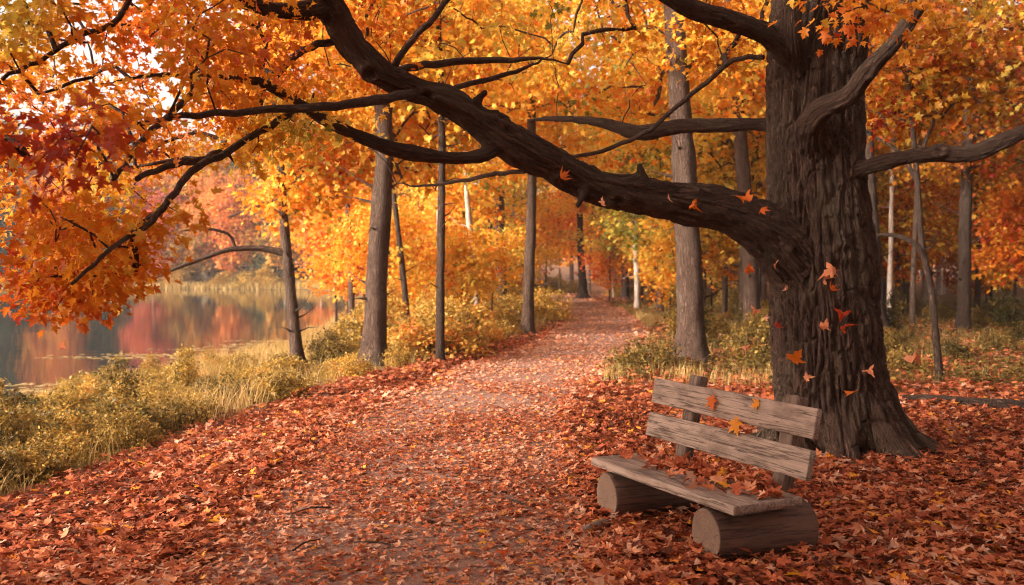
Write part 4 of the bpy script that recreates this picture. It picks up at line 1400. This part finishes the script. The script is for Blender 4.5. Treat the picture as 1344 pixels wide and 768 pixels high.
def log_mesh(r, L, seed, k=56, n=30):
    th = np.arange(k) / k * 2 * np.pi
    xs_ = np.concatenate([[0, .004], np.linspace(.014, L - .014, n), [L - .004, L]])
    s = np.array([.965, .985] + [1] * n + [.985, .965])
    V = np.stack([np.repeat(xs_[:, None], k, 1), s[:, None] * r * np.cos(th)[None], s[:, None] * r * np.sin(th)[None]], 2).reshape(-1, 3)
    nz = fbm(V * [2.5, 7, 7] + seed, 3, seed) - .5
    V[:, 1:] *= (1 + nz * .12)[:, None]
    ang = np.tile(th, len(xs_))
    for a0 in (.25, 2.1, 3.9, 5.2):         # drying checks along the grain
        g_ = np.exp(-((np.angle(np.exp(1j * (ang - a0 - .12 * np.sin(V[:, 0] * 5)))) / .045) ** 2)) * (vnoise(V * [4, 0, 0] + seed + a0, 3) > .35)
        V[:, 1:] *= (1 - .035 * g_)[:, None]
    m = len(xs_)
    i = np.arange(m - 1)[:, None] * k; j = np.arange(k)[None]; j2 = (j + 1) % k
    q = np.stack([i + j, i + j2, i + k + j2, i + k + j], 2).reshape(-1, 4)
    rings0, tri, quads = [], [], [q]
    off = len(V)
    add, fs = [], []
    for e, x0 in ((0, 0.0), (1, L)):
        ring = V[:k] if e == 0 else V[(m - 1) * k:m * k]
        prev = np.arange(k) + (0 if e == 0 else (m - 1) * k)
        for f_ in (.66, .33):
            p = ring * [1, f_, f_]; p[:, 0] = x0 + (-.002 if e == 0 else .002) * (1 - f_)
            cur = off + np.arange(k)
            add.append(p); off += k
            a1, b1 = prev, np.roll(prev, -1); c1_, d1 = np.roll(cur, -1), cur
            fs.append(np.stack([b1, a1, d1, c1_], 1) if e == 0 else np.stack([a1, b1, c1_, d1], 1))
            prev = cur
        add.append(np.array([[x0, 0, 0]])); ci = off; off += 1
        tri.append(np.stack([np.roll(prev, -1), prev, np.full(k, ci)], 1) if e == 0 else np.stack([prev, np.roll(prev, -1), np.full(k, ci)], 1))
    V = np.concatenate([V] + add)
    endq = np.concatenate(fs)
    me = mesh_np('log_support', V, [q, endq, np.concatenate(tri)], [M_LOG, M_END], None, True)
    mi = np.zeros(len(me.polygons), np.int32); mi[len(q):] = 1
    me.polygons.foreach_set('material_index', mi)
    sm = np.ones(len(me.polygons), bool); sm[len(q):] = False
    me.polygons.foreach_set('use_smooth', sm)
    return me


for (u_, v_, D_), r_, seed in (((796, 651.7, 6.42), .163, 3), ((925.5, 703.7, 5.47), .163, 9)):
    c0 = P(u_, v_, D_); c0[2] = r_ - .012
    bench_part('log_support', log_mesh(r_, .70, seed), np.array([.945, .326, 0]), UP, c0)

# leaves lying on the seat: each one lifts off
LEAF_ME = []
for k_, t_ in enumerate(MAPLES):
    LEAF_ME.append((mesh_np('maple_leaf', t_[0] - [0, .4, 0], t_[1], M_LITTER, {'tint': np.full(len(t_[0]), .5)}), mesh_np('maple_leaf_bright', t_[0] - [0, .4, 0], t_[1], M_LEAF, {'tint': np.full(len(t_[0]), .5)})))
CURLED = [mesh_np('curled_leaf', t_[0] - [0, .4, 0], t_[1], M_LEAF, {'tint': np.full(len(t_[0]), .5)}) for t_ in (maple(1.3, .7, 11), maple(-1.1, .9, 12), maple(.9, -1.0, 13), maple(1.6, .2, 14))]
lr = np.random.default_rng(41)
for k_ in range(190):
    t = np.clip(lr.normal(.56, .24), .06, .96); d = np.clip(lr.normal(.34, .10), .06, .50)
    if t < .3 and lr.random() < .5: d = lr.uniform(.32, .48)
    p = FL + ax * (SL_ * t) + b_ * d
    o = link('fallen_leaf', LEAF_ME[lr.integers(0, 6)][0], color=shade((float(np.clip(lr.normal(.56, .18), .2, 1)), 1)))
    s = lr.uniform(.06, .105)
    o.scale = (s, s, s)
    o.location = (p[0], p[1], SEAT_Z + .016 + .055 * lr.random() * (1 if .35 < t < .9 and d > .15 else .2))
    o.rotation_euler = (lr.normal(0, .45), lr.normal(0, .45), lr.uniform(0, 6.28))
    tag(o, 'dry curled maple leaf lying in the drift on the bench seat', 'leaf', 'leaves on the bench seat')

# leaves in the air and a few bright ones on the ground
AIR = [
    (737, 234, 6.6, .125, .42, 'orange maple leaf falling in front of the lowest sag of the big limb'),
    (791, 265, 6.8, .10, .45, 'pale leaf seen edge-on falling just under the big limb, left of the far-path trunks'),
    (879, 261, 6.8, .09, .36, 'reddish leaf falling in front of the big limb, left one of a close pair'),
    (909, 269, 6.8, .085, .42, 'small salmon leaf falling in front of the big limb, right one of a close pair'),
    (978, 259, 6.3, .115, .42, 'pale orange leaf falling where the big limb joins the massive trunk'),
    (1000, 272, 6.6, .08, .40, 'small orange leaf falling just right of the limb joint'),
    (1018, 347, 6.4, .10, .45, 'light orange leaf falling at the left edge of the massive trunk, highest there'),
    (985, 354, 6.6, .09, .38, 'dim reddish leaf falling left of the massive trunk, in the gap under the limb'),
    (1034, 381, 6.8, .06, .38, 'tiny rust leaf falling near the left edge of the massive trunk'),
    (1090, 356, 6.2, .11, .42, 'upper light orange leaf of the cluster falling down the middle of the massive trunk'),
    (1083, 366, 6.3, .09, .46, 'second leaf of the cluster falling down the middle of the massive trunk'),
    (1090, 381, 6.2, .085, .38, 'lowest leaf of the cluster falling down the middle of the massive trunk'),
    (1106, 412, 6.0, .12, .24, 'bright red leaf falling in front of the massive trunk'),
    (1108, 429, 6.0, .08, .30, 'small red-orange leaf falling directly below the bright red one'),
    (1084, 427, 6.1, .085, .55, 'small golden leaf falling left of the bright red one'),
    (1044, 469, 5.6, .115, .44, 'pale orange curled leaf falling above the right end of the backrest'),
    (1061, 496, 5.7, .085, .46, 'orange leaf falling just above the right backrest post'),
    (1116, 515, 5.6, .11, .44, 'light orange folded leaf falling low before the massive trunk'),
    (1141, 487, 5.9, .085, .48, 'pale curled leaf falling near the right edge of the massive trunk'),
    (1199, 469, 5.6, .11, .46, 'orange leaf falling alone right of the massive trunk, before the crooked sapling'),
    (992, 408, 7.0, .085, .36, 'dull orange leaf falling between the massive trunk and the pale trunk behind'),
    (1003, 416, 7.0, .08, .34, 'dull red leaf falling closest to the left edge of the massive trunk'),
    (1018, 430, 6.9, .09, .16, 'dark red leaf falling against the left edge of the massive trunk'),
    (979, 455, 7.0, .10, .30, 'rust leaf falling above the middle of the bench backrest'),
    (1128, 687, 5.0, .11, .48, 'pale leaf standing on edge just above the litter right of the bench'),
]
for u, v, D, s, h, lb in AIR:
    k_ = lr.integers(0, 6)
    o = link('falling_leaf', CURLED[k_ % 4] if k_ < 5 else LEAF_ME[k_][1], color=shade((h - .10, .9)))
    s *= lr.uniform(.7, 1.05)
    if lr.random() < .6 and h > .28:      # paler, drier leaves
        o.material_slots[0].link = 'OBJECT'; o.material_slots[0].material = M_LITTER
        o.color = shade((float(lr.uniform(.64, .82)), 1.05))
    o.location = P(u, v, D); o.scale = (s, s, s)
    o.rotation_euler = (lr.uniform(.5, 1.5) if lr.random() < .45 else lr.uniform(-.4, .45), lr.normal(0, .6), lr.uniform(0, 6.28))
    tag(o, lb, 'leaf', 'leaves falling through the air')
nb = np.cross(lean, ax); nb = nb if nb[1] < 0 or nb[0] < 0 else -nb
for u, v, D, s, h, lb in [(930, 528, 6.28, .11, .30, 'dark red leaf caught on the upper backrest slat'), (972, 561, 6.02, .125, .50, 'bright orange leaf stuck on the lower backrest slat'), (1003, 533, 5.95, .075, .52, 'small tan leaf on the upper backrest slat')]:
    o = link('fallen_leaf', LEAF_ME[1][1], color=shade((h, 1)))
    p = P(u, v, D)
    # rest against the face of the slat it lies on
    c_ref = c1 if v < 545 else (TR2 + TL2) / 2 - lean * .091
    p = p - nb * (np.dot(p - c_ref, nb) - .036)
    o.scale = (s, s, s)
    q = Vector(nb).to_track_quat('Z', 'Y') @ Quaternion((0, 0, 1), lr.uniform(2, 4))
    o.rotation_mode = 'QUATERNION'; o.rotation_quaternion = q; o.location = p
    tag(o, lb, 'leaf', 'leaves caught on the backrest')
for u, v, s, h, lb in [(134, 696, .10, .52, 'bright orange leaf lying by itself on the litter at the lower left'), (296, 675, .085, .52, 'orange leaf on the litter left of the path, right of the lower-left one'),
                       (366, 597, .09, .52, 'golden-orange leaf at the upper left verge of the path'), (660, 722, .10, .22, 'bright red leaf on the bare dirt in the middle of the path'),
                       (502, 674, .09, .26, 'red leaf on the dirt left of the path centre'), (1043, 754, .12, .54, 'bright orange leaf at the bottom edge in front of the bench log'),
                       (1245, 752, .13, .46, 'large orange leaf at the bottom edge on the right'), (1316, 722, .12, .48, 'bright orange leaf near the lower right corner'),
                       (1192, 652, .11, .44, 'orange leaf on the shaded litter right of the massive trunk roots'), (552, 668, .08, .22, 'small crimson leaf on the path')]:
    o = link('fallen_leaf', LEAF_ME[lr.integers(0, 4)][1], color=shade((h, 1)))
    o.location = Gd(u, v, .06); o.scale = (s, s, s)
    o.rotation_euler = (lr.normal(.1, .2), lr.normal(0, .2), lr.uniform(0, 6.28))
    tag(o, lb, 'leaf', 'conspicuous leaves on the ground')

# ------------------------------------------------------------------ fallen log, sticks, root
def lying(name, rows, label, cat, mat=M_BARK_DARK, k=12, amp=.3):
    a = spline(np.array(rows), 40)
    V, F, B = tube(a[:, :3], a[:, 3], k)
    n0 = fbm(V * 5, 3, 3) - .5
    cen = np.repeat(a[:, :3], k, 0)
    V[:len(cen)] += (V[:len(cen)] - cen) * (n0[:len(cen)] * amp * 2)[:, None]
    org = a[0, :3]
    o = link(name, mesh_np(name, V - org, F, mat, {'bark': B}, True), loc=tuple(org))
    tag(o, label, cat)
    return o


g0, g1, g2, g3 = Gd(1158, 530), Gd(1215, 533), Gd(1290, 540), Gd(1400, 552)
lying('fallen_log', [[*g0 + [0, 0, .05], .05], [*g1 + [0, 0, .06], .085], [*g2 + [0, 0, .07], .10], [*g3 + [0, 0, .07], .11]], 'long dark fallen trunk lying in the litter right of the massive tree', 'log')
lying('fallen_branch', [[*Gd(935, 606) + [0, 0, .02], .03], [*Gd(965, 598) + [0, 0, .08], .06], [*Gd(1000, 602) + [0, 0, .06], .05], [*Gd(1030, 612), .02]], 'short dark dead branch on the ground behind the bench', 'branch')
lying('tree_root', [[*Gd(722, 720) - [0, 0, .02], .02], [*Gd(746, 709) + [0, 0, .006], .028], [*Gd(768, 701) + [0, 0, .012], .036], [*Gd(790, 694) + [0, 0, .02], .044], [*Gd(812, 688) - [0, 0, .03], .05]], 'smooth brown root surfacing beside the left bench log', 'root', bark_material('bare_root', (.13, .085, .062), (.27, .19, .145), (.15, .10, .075), .6, .3))

# ------------------------------------------------------------------ haze
HZ = 0.0005
hx, hy, hz = (-330, 330), (-60, 330), (-3.5, 34)
V = np.array([(x, y, z) for x in hx for y in hy for z in hz], float)
F = np.array([(0, 1, 3, 2), (4, 6, 7, 5), (0, 4, 5, 1), (2, 3, 7, 6), (0, 2, 6, 4), (1, 5, 7, 3)])
hm = bpy.data.materials.new('haze')
hm.use_nodes = True
hm.node_tree.nodes.clear()
hb = NB(hm.node_tree)
pv = hb.n('ShaderNodeVolumePrincipled')
pv.inputs['Color'].default_value = (.95, .86, .80, 1)
pv.inputs['Density'].default_value = HZ
pv.inputs['Anisotropy'].default_value = .0
hb.l(pv.outputs[0], hb.n('ShaderNodeOutputMaterial').inputs['Volume'])
if HZ > 0: tag(link('haze', mesh_np('haze', V, F, hm)), kind='stuff')

for k_ in range(16):
    x_, y_ = lr.uniform(-3, 4.5), lr.uniform(4.6, 11)
    a = lr.uniform(0, 6.28); L_ = lr.uniform(.12, .36)
    d_ = np.array([math.cos(a), math.sin(a), 0]); e_ = np.array([-d_[1], d_[0], 0])
    b0 = np.array([x_, y_, zg(x_, y_) + .045])
    rows = [[*(b0), .007], [*(b0 + d_ * L_ * .4 + e_ * lr.normal(0, .03) + [0, 0, .012]), .006], [*(b0 + d_ * L_ * .75 + e_ * lr.normal(0, .04)), .004], [*(b0 + d_ * L_), .002]]
    a_s = spline(np.array(rows), 10)
    V, F, B = tube(a_s[:, :3], a_s[:, 3], 5)
    tag(link('fallen_twig', mesh_np('fallen_twig', V - b0, F, M_BARK, {'bark': B}, True), loc=tuple(b0)), 'thin dark bare twig lying on the fallen leaves', 'twig', 'twigs among the fallen leaves')

# ------------------------------------------------------------------ light
SUN_EL, SUN_AZ = R(19), R(-114)      # azimuth from +y towards +x
sun_dir = Vector((math.sin(SUN_AZ) * math.cos(SUN_EL), math.cos(SUN_AZ) * math.cos(SUN_EL), math.sin(SUN_EL)))
sl = bpy.data.lights.new('sun', 'SUN')
sl.energy = 1.5
sl.angle = R(11)
sl.color = (1, .89, .78)
so = bpy.data.objects.new('sun', sl)
COL.objects.link(so)
so.rotation_euler = (-sun_dir).to_track_quat('-Z', 'Y').to_euler()
wd = bpy.data.worlds.new('World')
sc.world = wd
wd.use_nodes = True
nt = wd.node_tree
nt.nodes.clear()
b = NB(nt)
sky = b.n('ShaderNodeTexSky', sky_type='NISHITA')
sky.sun_disc = False
sky.sun_elevation = SUN_EL
sky.sun_rotation = SUN_AZ
sky.dust_density = 6.0
sky.air_density = 1.0
hs = b.n('ShaderNodeHueSaturation')
hs.inputs['Saturation'].default_value = .25
b.l(sky.outputs[0], hs.inputs['Color'])
warm = b.mix(1.0, hs.outputs[0], (1.0, .88, .80), 'MULTIPLY')
bg = b.n('ShaderNodeBackground')
b.l(warm, bg.inputs[0])
bg.inputs[1].default_value = .125
wo = b.n('ShaderNodeOutputWorld')
b.l(bg.outputs[0], wo.inputs[0])

vs = sc.view_settings
vs.view_transform = 'Standard'
vs.look = 'None'
vs.gamma = 1
vs.exposure = 2.2
vs.use_curve_mapping = False
sc.cycles.use_denoising = True
sc.cycles.filter_width = 1.1
sc.cycles.max_bounces = 8
sc.cycles.diffuse_bounces = 4
sc.cycles.glossy_bounces = 3
sc.cycles.transmission_bounces = 6
sc.cycles.sample_clamp_indirect = 8
